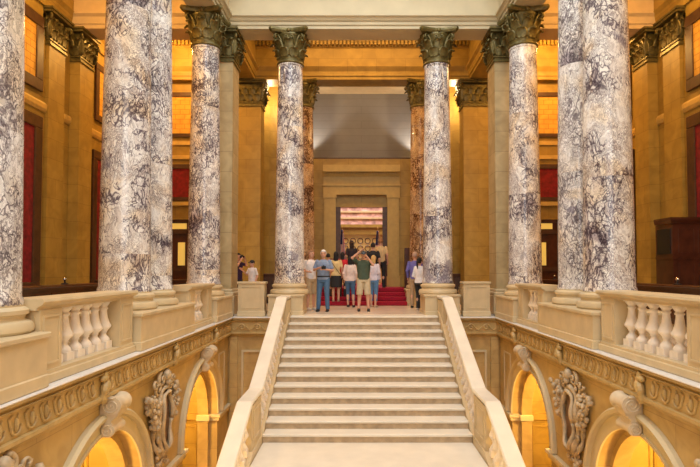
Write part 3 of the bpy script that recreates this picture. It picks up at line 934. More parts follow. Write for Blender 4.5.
def wall_hanging(x, y0, y1, z0, z1, s, mat, label, name, cat, fw=.16, group=None):
    t = thing(name, label, cat, (x, (y0+y1)/2, z0), 0, group)
    h = (y1-y0)/2; H = z1-z0
    obj('cloth' if mat is M['red'] else 'painting', B(-s*.01, -s*.035, -h, h, 0, H), mat, t)
    bm = bmesh.new()
    for (a, b_, c, e) in ((-h-fw, h+fw, H, H+fw), (-h-fw, h+fw, -fw, 0), (-h-fw, -h, 0, H), (h, h+fw, 0, H)):
        box(bm, 0, -s*.07, a, b_, c, e, bev=.012)
    obj('frame', bm, M['darkwood'], t)
    return t
for s, side in ((-1, 'left'), (1, 'right')):
    wall_hanging(s*7.995, 9.7, 12.66, .9, 4.65, s, M['red'], 'tall red wall panel in a dark frame on the outer %s wall, nearest' % side, 'red_wall_panel', 'wall panel', fw=.3)
    wall_hanging(s*7.995, 15.75, 17.6, .9, 4.5, s, M['red'], 'tall red wall panel beyond the pier on the outer %s wall' % side, 'red_wall_panel', 'wall panel', fw=.25)
    wall_hanging(s*7.995, 10.0, 12.66, 5.85, 7.15, s, M['mural'], 'golden painted panel high on the outer %s wall, nearest' % side, 'painted_panel', 'mural', fw=.28)
    wall_hanging(s*7.995, 15.8, 17.7, 5.85, 7.2, s, M['mural'], 'golden painted panel high on the outer %s wall beyond the pier' % side, 'painted_panel', 'mural', fw=.2)

# ------------------------------------------------------------------ rear wall beyond the piers
for s, nm in ((-1, 'rear_left'), (1, 'rear_right')):
    bm = bmesh.new()
    a, b_ = 4.37, 8.0
    d0, d1 = 5.15, 6.95
    box(bm, s*a, s*d0, 18.4, 18.7, 0, 7.8); box(bm, s*d1, s*b_, 18.4, 18.7, 0, 7.8); box(bm, s*d0, s*d1, 18.4, 18.7, 2.95, 7.8)
    w = struct(obj('wall_' + nm, bm, M['ochre']))
    bm = bmesh.new()
    for z, e in ((3.42, .14), (5.05, .08), (5.55, .05)):
        box(bm, s*a, s*8.0, 18.4-e, 18.42, z, z+.13)
    obj('string_course', bm, M['gold'], w)
    d = obj('door_%d' % (1 if s < 0 else 2), B(s*d0, s*d1, 18.5, 18.56, 0, 2.95), M['mahogany'])
    struct(d)
    bm = bmesh.new()
    for q in (d0, d1-.12, (d0+d1)/2-.06): box(bm, s*q, s*(q+.12), 18.44, 18.5, 0, 2.95)
    box(bm, s*d0, s*d1, 18.44, 18.5, 2.45, 2.58); box(bm, s*d0, s*d1, 18.44, 18.5, 2.84, 2.95); box(bm, s*d0, s*d1, 18.44, 18.5, 1.15, 1.3)
    obj('door_frame', bm, M['darkwood'], d)
    bm = bmesh.new()
    box(bm, s*5.30, s*5.98, 18.47, 18.5, 2.62, 2.82); box(bm, s*6.13, s*6.65, 18.47, 18.5, 2.62, 2.82)
    box(bm, s*5.40, s*5.90, 18.47, 18.5, 1.35, 2.15); box(bm, s*6.18, s*6.42, 18.47, 18.5, 1.35, 2.15)
    obj('door_glass', bm, M['glassy'], d)
    for (z0, z1, mt, nmo, cat, lab) in ((3.72, 4.72, M['red'], 'red_wall_panel', 'wall panel', 'wide red panel above the dark door, %s of the stair' % ('left' if s < 0 else 'right')),
                                  (5.95, 7.25, M['mural'], 'inscription_panel', 'mural', 'golden lettered panel high above the dark door, %s of the stair' % ('left' if s < 0 else 'right'))):
        t = thing(nmo, lab, cat, (s*6.2, 18.4, z0))
        H = z1-z0
        obj('cloth' if mt is M['red'] else 'painting', B(-1.3, 1.3, -.03, -.005, 0, H), mt, t)
        bm = bmesh.new()
        for (a_, b2, c, e) in ((-1.45, 1.45, H, H+.15), (-1.45, 1.45, -.12, 0), (-1.45, -1.3, 0, H), (1.3, 1.45, 0, H)): box(bm, a_, b2, -.07, 0, c, e)
        obj('frame', bm, M['darkwood'], t)
    # curved return beside the court doorway
    bm = bmesh.new()
    outer = [(3.95, 18.87), (3.95, 19.35)] + [(3.15+.8*math.cos(a), 19.4+.8*math.sin(a)) for a in [PI/2*i/12 for i in range(13)]] + [(2.3, 20.2)]
    back = [(2.3, 20.5), (4.25, 20.5), (4.25, 18.87)]
    poly_extrude(bm, outer+back, lambda p: (s*p[0], p[1], 0), lambda p: (s*p[0], p[1], 8.3))
    struct(obj('wall_niche_' + nm[5:], bm, M['ochre'], angle=30))

# ------------------------------------------------------------------ court doorway
YD = 20.2
PZ = .56
bm = bmesh.new()
box(bm, -2.3, -.98, YD, YD+.35, 0, 5.45); box(bm, .98, 2.3, YD, YD+.35, 0, 5.45); box(bm, -.98, .98, YD, YD+.35, 4.05, 5.45)
wd = struct(obj('wall_court', bm, M['ochre']))
obj('wall_coping', B(-2.3, 2.3, YD-.0, YD+1.0, 5.45, 5.5), M['darkwood'], wd)
struct(obj('wall_lunette', B(-2.6, 2.6, YD+1.0, YD+1.2, 5.3, 8.4), M['plaster']))
struct(obj('ceiling_vestibule', B(-4.3, 4.3, 18.86, YD+1.2, 8.3, 8.5), M['paint']))
t = thing('door_surround', 'golden stone door surround with cornice at the head of the red steps', 'door surround', (0, YD, 0))
for s in (-1, 1):
    bm = bmesh.new(); box(bm, s*.98, s*1.42, -.14, 0, PZ, 4.05); box(bm, s*.95, s*1.45, -.17, 0, 3.93, 4.05); box(bm, s*.95, s*1.46, -.18, 0, PZ, .95)
    for q in (1.05, 1.32): box(bm, s*q, s*(q+.03), -.16, -.14, 1.1, 3.8)
    obj('door_pilaster', bm, M['surround'], t)
bm = bmesh.new(); box(bm, -1.45, 1.45, -.16, 0, 4.05, 4.75); box(bm, -1.48, 1.48, -.2, 0, 4.38, 4.45)
obj('lintel', bm, M['surround'], t)
bm = bmesh.new(); sweep(bm, [(-1.45, 0), (1.45, 0)], [(0, 4.75), (.2, 4.75), (.24, 4.85), (.24, 4.9), (.4, 5.02), (.44, 4.88), (.44, 5.14), (0, 5.14)])
x = -1.42
while x < 1.4: box(bm, x, x+.05, -.28, -.23, 4.82, 4.9); x += .1
obj('cornice', bm, M['surround'], t)
tag(obj('door_valance', B(-.98, .98, YD+.05, YD+.15, 3.60, 4.05), M['ochre']), 'brownish blank panel filling the top of the court doorway', 'valance')
for s, n in ((-1, 3), (1, 4)):
    d = struct(obj('door_%d' % n, B(s*.98, s*.90, YD+.02, YD+.9, PZ, 3.6), M['mahogany']))
    obj('door_trim', B(s*.98, s*.80, YD-.02, YD+.04, PZ, 3.6), M['darkwood'], d)
# platform and red carpeted steps
rs = thing('carpeted_steps', 'short flight of red carpeted steps in front of the court doorway', 'steps', (0, 17.7, 0))
for k in range(4):
    y = k*.32
    bm = bmesh.new(); box(bm, -1.46, 1.50, y, (k < 3 and y+.34 or YD-17.7), 0 if k == 0 else k*.14, (k+1)*.14, bev=.02)
    obj('step', bm, M['carpet'], rs)
# court chamber beyond
struct(obj('floor_court', B(-3, 3, YD, 27, PZ-.2, PZ), M['carpet']))
w = struct(obj('wall_court_back', B(-3, 3, 26.6, 26.9, PZ, 7), M['pinkmarble']))
struct(obj('wall_court_left', B(-3.2, -3, YD+.35, 26.9, PZ, 7), M['kasota'])); struct(obj('wall_court_right', B(3, 3.2, YD+.35, 26.9, PZ, 7), M['kasota']))
struct(obj('ceiling_court', B(-3.2, 3.2, YD+1.2, 26.9, 7, 7.2), M['paint']))
t = thing('bench_screen', 'golden wooden screen of square panels behind the court bench', 'screen', (0, 26.0, PZ))
bm = bmesh.new(); box(bm, -1.15, 1.15, 0, .3, 0, 2.35); obj('screen_body', bm, M['gold'], t)
bm = bmesh.new()
for i in range(5):
    for j in range(4):
        x, z = -.72+i*.36, .95+j*.37
        for k in range(1):
            bmesh.ops.create_circle(bm, cap_ends=False, segments=4, radius=.001, matrix=Matrix.Translation((x, -.02, z)))
            tube(bm, [(x+.13*math.cos(2*PI*q/12), -.03, z+.13*math.sin(2*PI*q/12)) for q in range(13)], .020, 6)
obj('rosettes', bm, M['mahogany'], t)
bm = bmesh.new(); box(bm, -1.5, 1.5, -.15, .3, 2.35, 2.75); box(bm, -1.6, 1.6, -.25, .3, 2.7, 2.85); obj('screen_cornice', bm, M['ochre'], t)
for s in (-1, 1): obj('screen_column', B(s*1.15, s*1.4, -.1, .3, 0, 2.35), M['paint'], t)
bm = bmesh.new()
for i in range(6): box(bm, -2.6, 2.6, 26.5, 26.6, 3.75+i*.32, 3.83+i*.32)
obj('marble_moulding', bm, M['cream'], w)

# flags
def flag_mat():
    m, nt, b = mat_new('flag_cloth'); N = nt.nodes; L = nt.links
    tc = N.new('ShaderNodeTexCoord'); sp = N.new('ShaderNodeSeparateXYZ'); L.new(tc.outputs['Generated'], sp.inputs[0])
    mu = N.new('ShaderNodeMath'); mu.operation = 'MULTIPLY'; mu.inputs[1].default_value = 6.5; L.new(sp.outputs['X'], mu.inputs[0])
    fr = N.new('ShaderNodeMath'); fr.operation = 'FRACT'; L.new(mu.outputs[0], fr.inputs[0])
    gt = N.new('ShaderNodeMath'); gt.operation = 'GREATER_THAN'; gt.inputs[1].default_value = .5; L.new(fr.outputs[0], gt.inputs[0])
    mx = N.new('ShaderNodeMix'); mx.data_type = 'RGBA'; mx.inputs[6].default_value = (.6, .02, .04, 1); mx.inputs[7].default_value = (.85, .82, .8, 1); L.new(gt.outputs[0], mx.inputs[0])
    g2 = N.new('ShaderNodeMath'); g2.operation = 'GREATER_THAN'; g2.inputs[1].default_value = .62; L.new(sp.outputs['Z'], g2.inputs[0])
    g3 = N.new('ShaderNodeMath'); g3.operation = 'LESS_THAN'; g3.inputs[1].default_value = .55; L.new(sp.outputs['X'], g3.inputs[0])
    g4 = N.new('ShaderNodeMath'); g4.operation = 'MULTIPLY'; L.new(g2.outputs[0], g4.inputs[0]); L.new(g3.outputs[0], g4.inputs[1])
    m2 = N.new('ShaderNodeMix'); m2.data_type = 'RGBA'; m2.inputs[7].default_value = (.02, .03, .15, 1); L.new(g4.outputs[0], m2.inputs[0]); L.new(mx.outputs[2], m2.inputs[6])
    L.new(m2.outputs[2], b.inputs['Base Color']); b.inputs['Roughness'].default_value = .8
    return m
M['flag'] = flag_mat()
for x, y, lab in ((-.78, 22.0, 'striped flag on a pole at the left inside the court doorway'), (.72, 22.6, 'striped flag on a pole at the right inside the court doorway')):
    t = thing('flag', lab, 'flag', (x, y, PZ))
    bm = bmesh.new(); lathe(bm, [(.14, 0), (.14, .04), (.03, .08), (.016, .1), (.016, 2.35), (.03, 2.37), (.03, 2.42), (.001, 2.5)], 10); obj('pole', bm, M['gold'], t)
    bm = bmesh.new(); rows = []
    for i in range(9):
        z = 2.3-1.6*i/8; wdt = .04+.09*min(1, i/5)
        rows.append([bm.verts.new((-wdt+2*wdt*j/16, -.03+.03*math.sin(j*1.6+i*.2), z)) for j in range(17)])
    for a, b_ in zip(rows, rows[1:]):
        for j in range(16): bm.faces.new((a[j], a[j+1], b_[j+1], b_[j]))
    f = obj('cloth', bm, M['flag'], t, smooth=True); md = f.modifiers.new('s', 'SOLIDIFY'); md.thickness = .01

# dark wooden furniture by the court doorway
for s, side in ((-1, 'left'), (1, 'right')):
    t = thing('wooden_cabinet', 'low dark wooden cabinet in the shadow behind the %s stairhead column' % side, 'cabinet', (s*3.34, 19.0, 0))
    obj('carcass', B(-.32, .32, 0, .5, 0, 1.0), M['mahogany'], t); bm = bmesh.new(); box(bm, -.36, .36, -.04, .52, 1.0, 1.06, bev=.01); obj('top', bm, M['mahogany'], t)
    for q in (-.3, .02):
        bm = bmesh.new(); box(bm, q, q+.28, -.02, 0, .1, .92); d = obj('door', bm, M['darkwood'], t)
# notice board right of the steps
t = thing('notice_stand', 'dark wooden stand with two pale notices right of the red steps', 'stand', (1.80, 19.3, 0))
bm = bmesh.new(); box(bm, -.24, .24, 0, .12, 0, 2.0, bev=.01); obj('board', bm, M['mahogany'], t)
for z in (1.15, 1.48): obj('notice', B(-.06, .2, -.015, 0, z, z+.27), M['paper'], t)

# long dark wooden rails on the gallery floors
def wood_rail(loc, rz, L, label):
    t = thing('wooden_rail_bench', label, 'bench', loc, rz, 'dark wooden benches of the galleries')
    bm = bmesh.new(); box(bm, -.16, .16, 0, L, .84, .89, bev=.012); box(bm, -.12, .12, 0, L, .80, .84); obj('top_rail', bm, M['mahogany'], t)
    bm = bmesh.new(); box(bm, -.035, .035, .06, L-.06, .08, .80)
    n = max(2, int(L/.9))
    for i in range(n): panel_frame(bm, .035, .15+i*(L-.3)/n, .1+(i+1)*(L-.3)/n, .16, .74, 1, .03, .015); panel_frame(bm, -.035, .15+i*(L-.3)/n, .1+(i+1)*(L-.3)/n, .16, .74, -1, .03, .015)
    obj('back_panel', bm, M['mahogany'], t)
    for y in (0, L-.09):
        bm = bmesh.new(); box(bm, -.09, .09, y, y+.09, 0, .95, bev=.01); obj('post', bm, M['mahogany'], t)
wood_rail((-6.3, 6.6, 0), 0, 6.0, 'long dark wooden rail bench on the left gallery floor behind the balustrade')
wood_rail((6.3, 6.6, 0), 0, 6.0, 'long dark wooden rail bench on the right gallery floor below the mahogany booth')
wood_rail((-5.1, 17.0, 0), PI/2, 2.2, 'short dark wooden bench before the door, left rear')
wood_rail((7.3, 17.0, 0), PI/2, 2.2, 'short dark wooden bench before the door, right rear')
def fixture(loc, label):
    t = thing('rail_lamp', label, 'lamp', loc, 0, 'small lamps on the wooden rails')
    bm = bmesh.new(); lathe(bm, [(.07, 0), (.07, .02), (.02, .03), (.015, .08)], 12); obj('stem', bm, M['black'], t)
    bm = bmesh.new(); ell(bm, (0, 0, .11), (.035, .05, .035)); obj('lamp_head', bm, M['chrome'], t, smooth=True)
fixture((-6.3, 11.1, .89), 'small chrome fitting on the long left gallery bench')
fixture((6.3, 10.75, .89), 'small chrome fitting on the long right gallery bench')
fixture((-6.15, 17.0, .89), 'small chrome fitting on the short bench at left rear')
fixture((6.15, 17.0, .89), 'small chrome fitting on the short bench at right rear')

# mahogany booth on the right gallery
t = thing('mahogany_booth', 'tall mahogany booth with a dark glass pane against the outer right wall', 'booth', (7.0, 12.0, 0))
out = [(-.03, 0), (.97, 0), (.97, .68), (-.03, .68)]
bm = bmesh.new(); poly_extrude(bm, out, lambda p: (p[0], p[1], 0), lambda p: (p[0], p[1], 2.25)); obj('body', bm, M['mahogany'], t)
def off(p, e): return (p[0]-e if p[0] < .5 else p[0], p[1]-e if p[1] < .9 else p[1])
bm = bmesh.new(); poly_extrude(bm, out, lambda p: (*off(p, .05), 2.25), lambda p: (*off(p, .10), 2.33)); poly_extrude(bm, out, lambda p: (*off(p, .10), 2.33), lambda p: (*off(p, .10), 2.38)); obj('cornice', bm, M['mahogany'], t)
bm = bmesh.new(); poly_extrude(bm, out, lambda p: (*off(p, .03), 1.44), lambda p: (*off(p, .03), 1.50)); obj('dado_rail', bm, M['mahogany'], t)
bm = bmesh.new()
for (a, b_, c, d) in ((.10, .48, 1.58, 2.15), (.55, .93, 1.58, 2.15), (.10, .48, .2, 1.36), (.55, .93, .2, 1.36)): panel_frame_x(bm, 0, a, b_, c, d, .03, .012)
obj('front_panel_moulding', bm, M['mahogany'], t)
bm = bmesh.new()
box(bm, -.05, -.03, .07, .60, 1.56, 2.14)
M['darkglass'] = simple('dark_glass', (.012, .013, .013), .2)
obj('glass_pane', bm, M['darkglass'], t)

# ------------------------------------------------------------------ people
_cloth = {}
def cloth(c, rough=.8):
    k = tuple(c)
    if k not in _cloth: _cloth[k] = simple('cloth_%02d' % len(_cloth), c, rough, var=.12, scale=12)
    return _cloth[k]
M['skin'] = simple('skin', (.62, .34, .23), .5, var=.05)
M['eye'] = simple('eye_dark', (.03, .02, .02), .2); M['lip'] = simple('lip', (.42, .14, .12), .5)
HB = (.035, .018, .010); HG = (.62, .60, .57); HY = (.60, .38, .14); HD = (.012, .010, .010)

def V3(*a): return Vector(a)
def loft(bm, rings, seg=20):
    rs = []
    for (x, y, z, rx, ry) in rings:
        rs.append([bm.verts.new((x+rx*math.cos(2*PI*i/seg), y+ry*math.sin(2*PI*i/seg), z)) for i in range(seg)])
    for a, b_ in zip(rs, rs[1:]):
        for i in range(seg): bm.faces.new((a[i], a[(i+1) % seg], b_[(i+1) % seg], b_[i]))
    bm.faces.new(list(reversed(rs[0]))); bm.faces.new(rs[-1])
def limb(bm, pts, r, ends=True):
    tube(bm, pts, r, 12)
    if ends:
        for p, q in zip(pts, r): ell(bm, p, (q, q, q), 12, 8)
def part_remesh(name, bm, mat, parent, vox):
    o = obj(name, bm, mat, parent)
    md = o.modifiers.new('r', 'REMESH'); md.mode = 'VOXEL'; md.voxel_size = vox; md.use_smooth_shade = True
    ms = o.modifiers.new('s', 'SMOOTH'); ms.iterations = 2; ms.factor = .5
    return o
def hand(bm, w, d, side, n):
    d = d.normalized(); n = (n - d*n.dot(d)).normalized(); sd = d.cross(n)*side
    tube(bm, [w, w+d*.045, w+d*.085], [.026, .034, .032], 10, .6)
    for i, (o, ln) in enumerate(((-.024, .066), (-.008, .078), (.009, .073), (.024, .056))):
        b0 = w+d*.075+sd*o
        tube(bm, [b0, b0+d*ln*.5+n*.006, b0+d*ln*.85+n*.026], [.0095, .0088, .0075], 7)
    t0 = w+d*.03-sd*.026
    tube(bm, [t0, t0+d*.03-sd*.022+n*.008, t0+d*.06-sd*.022+n*.026], [.012, .011, .009], 7)

def person(x, y, z, face, H, label, top=(.7, .7, .7), bottom=(.1, .1, .12), sleeve='short', legs='long', hair='short', haircol=HB,
           arms=None, feet=None, shoes=(.02, .02, .02), f=0, headturn=0, headtilt=0, wide=1.0, skin=None, extra=None, group=None):
    k = H/1.75; x += .05
    t = thing('person', label, 'person', (x, y, z), math.radians(face), group)
    S = lambda p: Vector((p[0]*k, p[1]*k, p[2]*k))
    sk = skin or M['skin']
    sh = .155 if f else .18
    A = arms or {}
    ar = {}
    for s, nm in ((-1, 'R'), (1, 'L')):
        e, w_ = A.get(nm, ((s*(sh+.06), .04, 1.16), (s*(sh+.05), -.06, .93)))
        ar[s] = (S((s*sh, 0, 1.415)), S(e), S(w_))
    F = feet or ((-.10, .0, 0), (.10, .0, 0))
    lg = {}
    for s, p in zip((-1, 1), F):
        hip = S((s*.088, 0, .90)); ank = S((p[0], p[1], p[2]+.085))
        mid = (hip+ank)/2; kn = mid + S((0, -.035-.25*p[2], .02))
        lg[s] = (hip, kn, ank)
    hc = S((0, -.01, 1.632))
    R = Matrix.Rotation(math.radians(headturn), 4, 'Z') @ Matrix.Rotation(math.radians(headtilt), 4, 'X')
    def head_xf(p): return hc + (R @ (Vector(p)*k))
    # body
    bm = bmesh.new()
    w = wide
    if f: tor = [(.86, .165, .115), (.95, .16, .11), (1.08, .125, .092), (1.22, .145, .108), (1.34, .148, .10), (1.41, .115, .075), (1.47, .07, .06)]
    else: tor = [(.86, .155, .11), (.95, .15, .11), (1.08, .145, .105), (1.22, .165, .115), (1.34, .17, .112), (1.41, .13, .085), (1.47, .07, .06)]
    loft(bm, [(0, 0, a*k, b_*k*w, c*k*w) for a, b_, c in tor])
    limb(bm, [S((0, .01, 1.43)), S((0, 0, 1.56))], [.055*k, .052*k])
    for s in (-1, 1):
        a, b_, c = ar[s]; limb(bm, [a, b_, c], [.05*k*w, .041*k, .026*k])
        fd = (c-b_).normalized(); hand(bm, c, fd, s, Vector((-s*.5, -.8, 0)))
        a, b_, c = lg[s]; cf = b_*.65+c*.35
        limb(bm, [a, b_, cf+S((0, .02, 0)), c], [.088*k*w, .056*k, .054*k, .036*k])
        tube(bm, [c+S((0, .04, -.05)), c+S((0, -.06, -.055)), c+S((0, -.15, -.065))], [.034*k, .036*k, .028*k], 10)
    m4 = Matrix.Translation(hc) @ R
    def hell(c, r): ell(bm, m4 @ (Vector(c)*k), [q*k for q in r], 18, 12, rot=R)
    hell((0, 0, 0), (.074, .094, .113)); hell((0, -.04, -.06), (.054, .055, .055)); hell((0, -.1, -.012), (.013, .022, .024))
    hell((0, -.088, .03), (.045, .02, .018)); hell((-.076, .005, -.01), (.012, .022, .032)); hell((.076, .005, -.01), (.012, .022, .032))
    body = part_remesh('body', bm, sk, t, .0105)
    for sx in (-1, 1):
        bm = bmesh.new(); ell(bm, head_xf((sx*.031, -.089, .006)), (.013*k, .010*k, .007*k), 10, 6, rot=R); obj('eye', bm, M['eye'], body, smooth=True)
    bm = bmesh.new(); ell(bm, head_xf((0, -.092, -.058)), (.024*k, .010*k, .007*k), 10, 6, rot=R); obj('mouth', bm, M['lip'], body, smooth=True)
    # trousers / skirt
    bm = bmesh.new()
    if legs == 'skirt':
        loft(bm, [(0, 0, .50*k, .20*k, .17*k), (0, 0, .7*k, .195*k, .15*k), (0, 0, .88*k, .18*k, .13*k), (0, 0, 1.0*k, .155*k, .115*k)])
    else:
        loft(bm, [(0, 0, .83*k, .165*k*w, .12*k*w), (0, 0, .92*k, .17*k*w, .125*k*w), (0, 0, 1.0*k, .155*k*w, .115*k*w)])
        for s in (-1, 1):
            a, b_, c = lg[s]; c = c - S((0, 0, .03))
            if legs == 'shorts': e = b_*.9+c*.1; limb(bm, [a, b_.lerp(a, .4), e], [.10*k*w, .092*k*w, .088*k*w], False); ell(bm, a, [.1*k*w]*3)
            elif legs == 'capri': e = b_*.35+c*.65; limb(bm, [a, b_, e], [.10*k*w, .068*k, .056*k], False); ell(bm, a, [.1*k*w]*3); ell(bm, b_, [.068*k]*3)
            else: limb(bm, [a, b_, c], [.10*k*w, .072*k, .06*k], False); ell(bm, a, [.1*k*w]*3); ell(bm, b_, [.072*k]*3)
    part_remesh('skirt' if legs == 'skirt' else ('shorts' if legs == 'shorts' else 'trousers'), bm, cloth(bottom), t, .013)
    # shirt
    bm = bmesh.new()
    loft(bm, [(0, 0, (.90 if i == 0 else a)*k, (b_+.016)*k*w, (c+.018)*k*w) for i, (a, b_, c) in enumerate(tor[:6])] + [(0, .005*k, 1.475*k, .075*k, .068*k)])
    for s in (-1, 1):
        a, b_, c = ar[s]; ell(bm, a, [.055*k*w]*3)
        if sleeve == 'none': continue
        if sleeve == 'short': limb(bm, [a, a.lerp(b_, .45), a.lerp(b_, .82)], [.056*k*w, .053*k*w, .056*k*w], False)
        else: limb(bm, [a, b_, c.lerp(b_, .06)], [.056*k*w, .048*k, .038*k], False); ell(bm, b_, [.053*k]*3)
    part_remesh('shirt', bm, cloth(top), t, .012)
    # shoes
    for s in (-1, 1):
        c = lg[s][2]
        bm = bmesh.new(); tube(bm, [c+S((0, .065, -.045)), c+S((0, .02, -.04)), c+S((0, -.07, -.047)), c+S((0, -.16, -.056)), c+S((0, -.185, -.062))], [.025*k, .042*k, .044*k, .036*k, .016*k], 12)
        box(bm, c.x-.042*k, c.x+.042*k, c.y-.17*k, c.y+.07*k, c.z-.084*k, c.z-.062*k, bev=.01)
        obj('shoe', bm, cloth(shoes), t, smooth=True)
    # hair
    if hair == 'cap':
        bm = bmesh.new(); ell(bm, head_xf((0, .005, .035)), (.083*k, .104*k, .09*k), 20, 12, rot=R)
        tube(bm, [head_xf((0, -.07, .045)), head_xf((0, -.12, .035)), head_xf((0, -.165, .02))], [.06*k, .058*k, .045*k], 14, .15)
        obj('cap', bm, cloth(haircol), t, smooth=True)
    else:
        bm = bmesh.new(); rr = (.083, .103, .119)
        if hair == 'bald': rr = (.080, .099, .108)
        bmesh.ops.create_uvsphere(bm, u_segments=28, v_segments=18, radius=1)
        lowz = -.75 if hair in ('long', 'bob', 'pony') else -.45
        dele = [v for v in bm.verts if (v.co.y < -.30 and v.co.z < .50 - .15*abs(v.co.x)) or v.co.z < lowz or (v.co.y < .0 and v.co.z < -.1)]
        bmesh.ops.delete(bm, geom=dele, context='VERTS')
        for v in bm.verts: v.co = head_xf((v.co.x*rr[0], v.co.y*rr[1]+.004, v.co.z*rr[2]+.004))
        h = obj('hair', bm, cloth(haircol), t, smooth=True); md = h.modifiers.new('s', 'SOLIDIFY'); md.thickness = .012*k; md.offset = 0
        if hair in ('long', 'bob'):
            bm = bmesh.new(); ln = .14 if hair == 'long' else .07
            ell(bm, head_xf((0, .05, -.06-ln*.5)), (.085*k, .055*k, (.07+ln)*k), 16, 12, rot=R); obj('back_hair', bm, cloth(haircol), h, smooth=True)
        if hair == 'pony':
            bm = bmesh.new(); tube(bm, [head_xf((0, .09, .02)), head_xf((0, .14, -.03)), head_xf((0, .14, -.14)), head_xf((0, .12, -.26))], [.022*k, .034*k, .03*k, .012*k], 10); obj('ponytail', bm, cloth(haircol), h, smooth=True)
    if extra == 'belt' or extra == 'belt_strap':
        bm = bmesh.new(); lathe(bm, [(1.0, 0), (1.05, .002), (1.05, .036*k), (1.0, .038*k)], 24)
        for v in bm.verts: v.co.x *= .168*k*w; v.co.y *= .128*k*w; v.co.z += .975*k
        obj('belt', bm, M['black'], t)
    if extra == 'strap':
        bm = bmesh.new()
        pts = [S((.17*math.cos(a)*1.0, .135*math.sin(a), 1.18+.24*math.cos(a))) for a in [2*PI*i/28 for i in range(29)]]
        tube(bm, pts, .010*k, 6); obj('shoulder_strap', bm, M['black'], t)
    return t

# the two men at the stairhead, left
person(-1.60, 15.75, 0, 35, 1.78, 'person in a white tee and khaki shorts, standing close beside the left stairhead column', top=(.80, .74, .70), bottom=(.50, .36, .20), legs='shorts', hair='bald', haircol=(.30, .16, .09), headturn=10,
       arms={'L': ((.24, -.08, 1.18), (.13, -.30, 1.22)), 'R': ((-.25, .03, 1.16), (-.20, -.2, 1.12))}, shoes=(.55, .5, .45))
person(-1.20, 15.3, 0, -8, 1.77, 'person in a blue shirt and jeans with white hair, hands held before the chest', top=(.22, .29, .42), bottom=(.07, .15, .27), hair='short', haircol=(.75, .73, .70), wide=1.1, extra='belt', headturn=5,
       arms={'L': ((.27, .0, 1.16), (.06, -.27, 1.20)), 'R': ((-.27, .0, 1.18), (-.05, -.27, 1.24))}, feet=((-.15, 0, 0), (.13, -.02, 0)))
# man photographing in the middle
person(-.04, 15.4, 0, 0, 1.76, 'person in a dark green shirt and khaki shorts raising a camera to the face', top=(.055, .085, .055), bottom=(.52, .43, .28), legs='shorts', hair='short', haircol=(.30, .2, .12), wide=1.08,
       arms={'R': ((-.33, -.10, 1.53), (-.10, -.17, 1.72)), 'L': ((.27, -.14, 1.33), (.08, -.22, 1.58))}, feet=((-.14, 0, 0), (.14, -.03, 0)), shoes=(.02, .02, .02))
# climbing and waiting group
person(-.93, 17.75, 0.14, 175, 1.66, 'person in a yellow top and dark skirt with a strap, climbing the red steps', top=(.72, .55, .26), bottom=(.015, .015, .018), legs='skirt', hair='long', haircol=HD, f=1, extra='strap', feet=((-.09, .0, 0), (.09, .03, 0)), shoes=(.4, .25, .18))
person(-.45, 17.05, 0, 172, 1.63, 'person in a pale pink blouse and cropped jeans, seen from behind', top=(.74, .60, .54), bottom=(.06, .13, .24), sleeve='long', legs='capri', hair='bob', haircol=HD, f=1, wide=1.05, feet=((-.13, .05, 0), (.08, -.05, 0)), shoes=(.05, .03, .03))
person(.30, 16.95, 0, 160, 1.66, 'blonde person in a pale patterned blouse and rolled jeans, beside the one photographing', top=(.66, .60, .66), bottom=(.10, .22, .40), sleeve='long', legs='capri', hair='bob', haircol=HY, f=1, feet=((-.07, .02, 0), (.09, -.03, 0)), shoes=(.5, .35, .25), wide=1.0)
person(.62, 18.85, .56, 165, 1.76, 'person in a tan shirt and black trousers at the top of the red steps', top=(.62, .44, .22), bottom=(.012, .012, .014), hair='short', haircol=(.30, .14, .06), feet=((-.1, 0, 0), (.14, .03, 0)))
person(.33, 18.5, .42, 175, 1.72, 'person in a black shirt on the red steps, left of the one in tan', top=(.014, .014, .018), bottom=(.02, .02, .025), hair='short', haircol=HD)
person(-.72, 18.15, .28, 170, 1.52, 'dark haired person in a bright red top on the red steps', top=(.55, .012, .03), bottom=(.02, .02, .03), sleeve='short', hair='bob', haircol=HD, f=1)
person(-1.22, 18.3, .28, 190, 1.48, 'dark haired person in an orange top behind the two at the left', top=(.70, .20, .04), bottom=(.05, .04, .04), hair='short', haircol=HD)
person(-.98, 18.75, .42, 180, 1.42, 'dark haired person in brown between the orange and red tops', top=(.20, .06, .03), bottom=(.03, .03, .03), hair='short', haircol=HD)
person(-.42, 19.6, .56, 180, 1.72, 'dark haired person in dark clothes inside the court doorway', top=(.03, .02, .025), bottom=(.02, .02, .02), hair='bob', haircol=HB, f=1)
# pair at the right stairhead column
person(1.60, 16.75, 0, 165, 1.76, 'grey haired person in a violet blue shirt behind the right stairhead column', top=(.14, .13, .42), bottom=(.42, .30, .18), sleeve='long', hair='short', haircol=(.42, .28, .22))
person(1.62, 15.75, 0, 140, 1.56, 'person in a white blouse and black trousers with a dark ponytail, right stairhead column', top=(.78, .78, .82), bottom=(.015, .015, .018), sleeve='long', hair='pony', haircol=HD, f=1,
       arms={'R': ((-.25, .05, 1.14), (-.22, -.12, .95)), 'L': ((.23, .02, 1.14), (.15, -.17, 1.02))}, feet=((-.09, .02, 0), (.08, -.03, 0)), shoes=(.5, .45, .4))
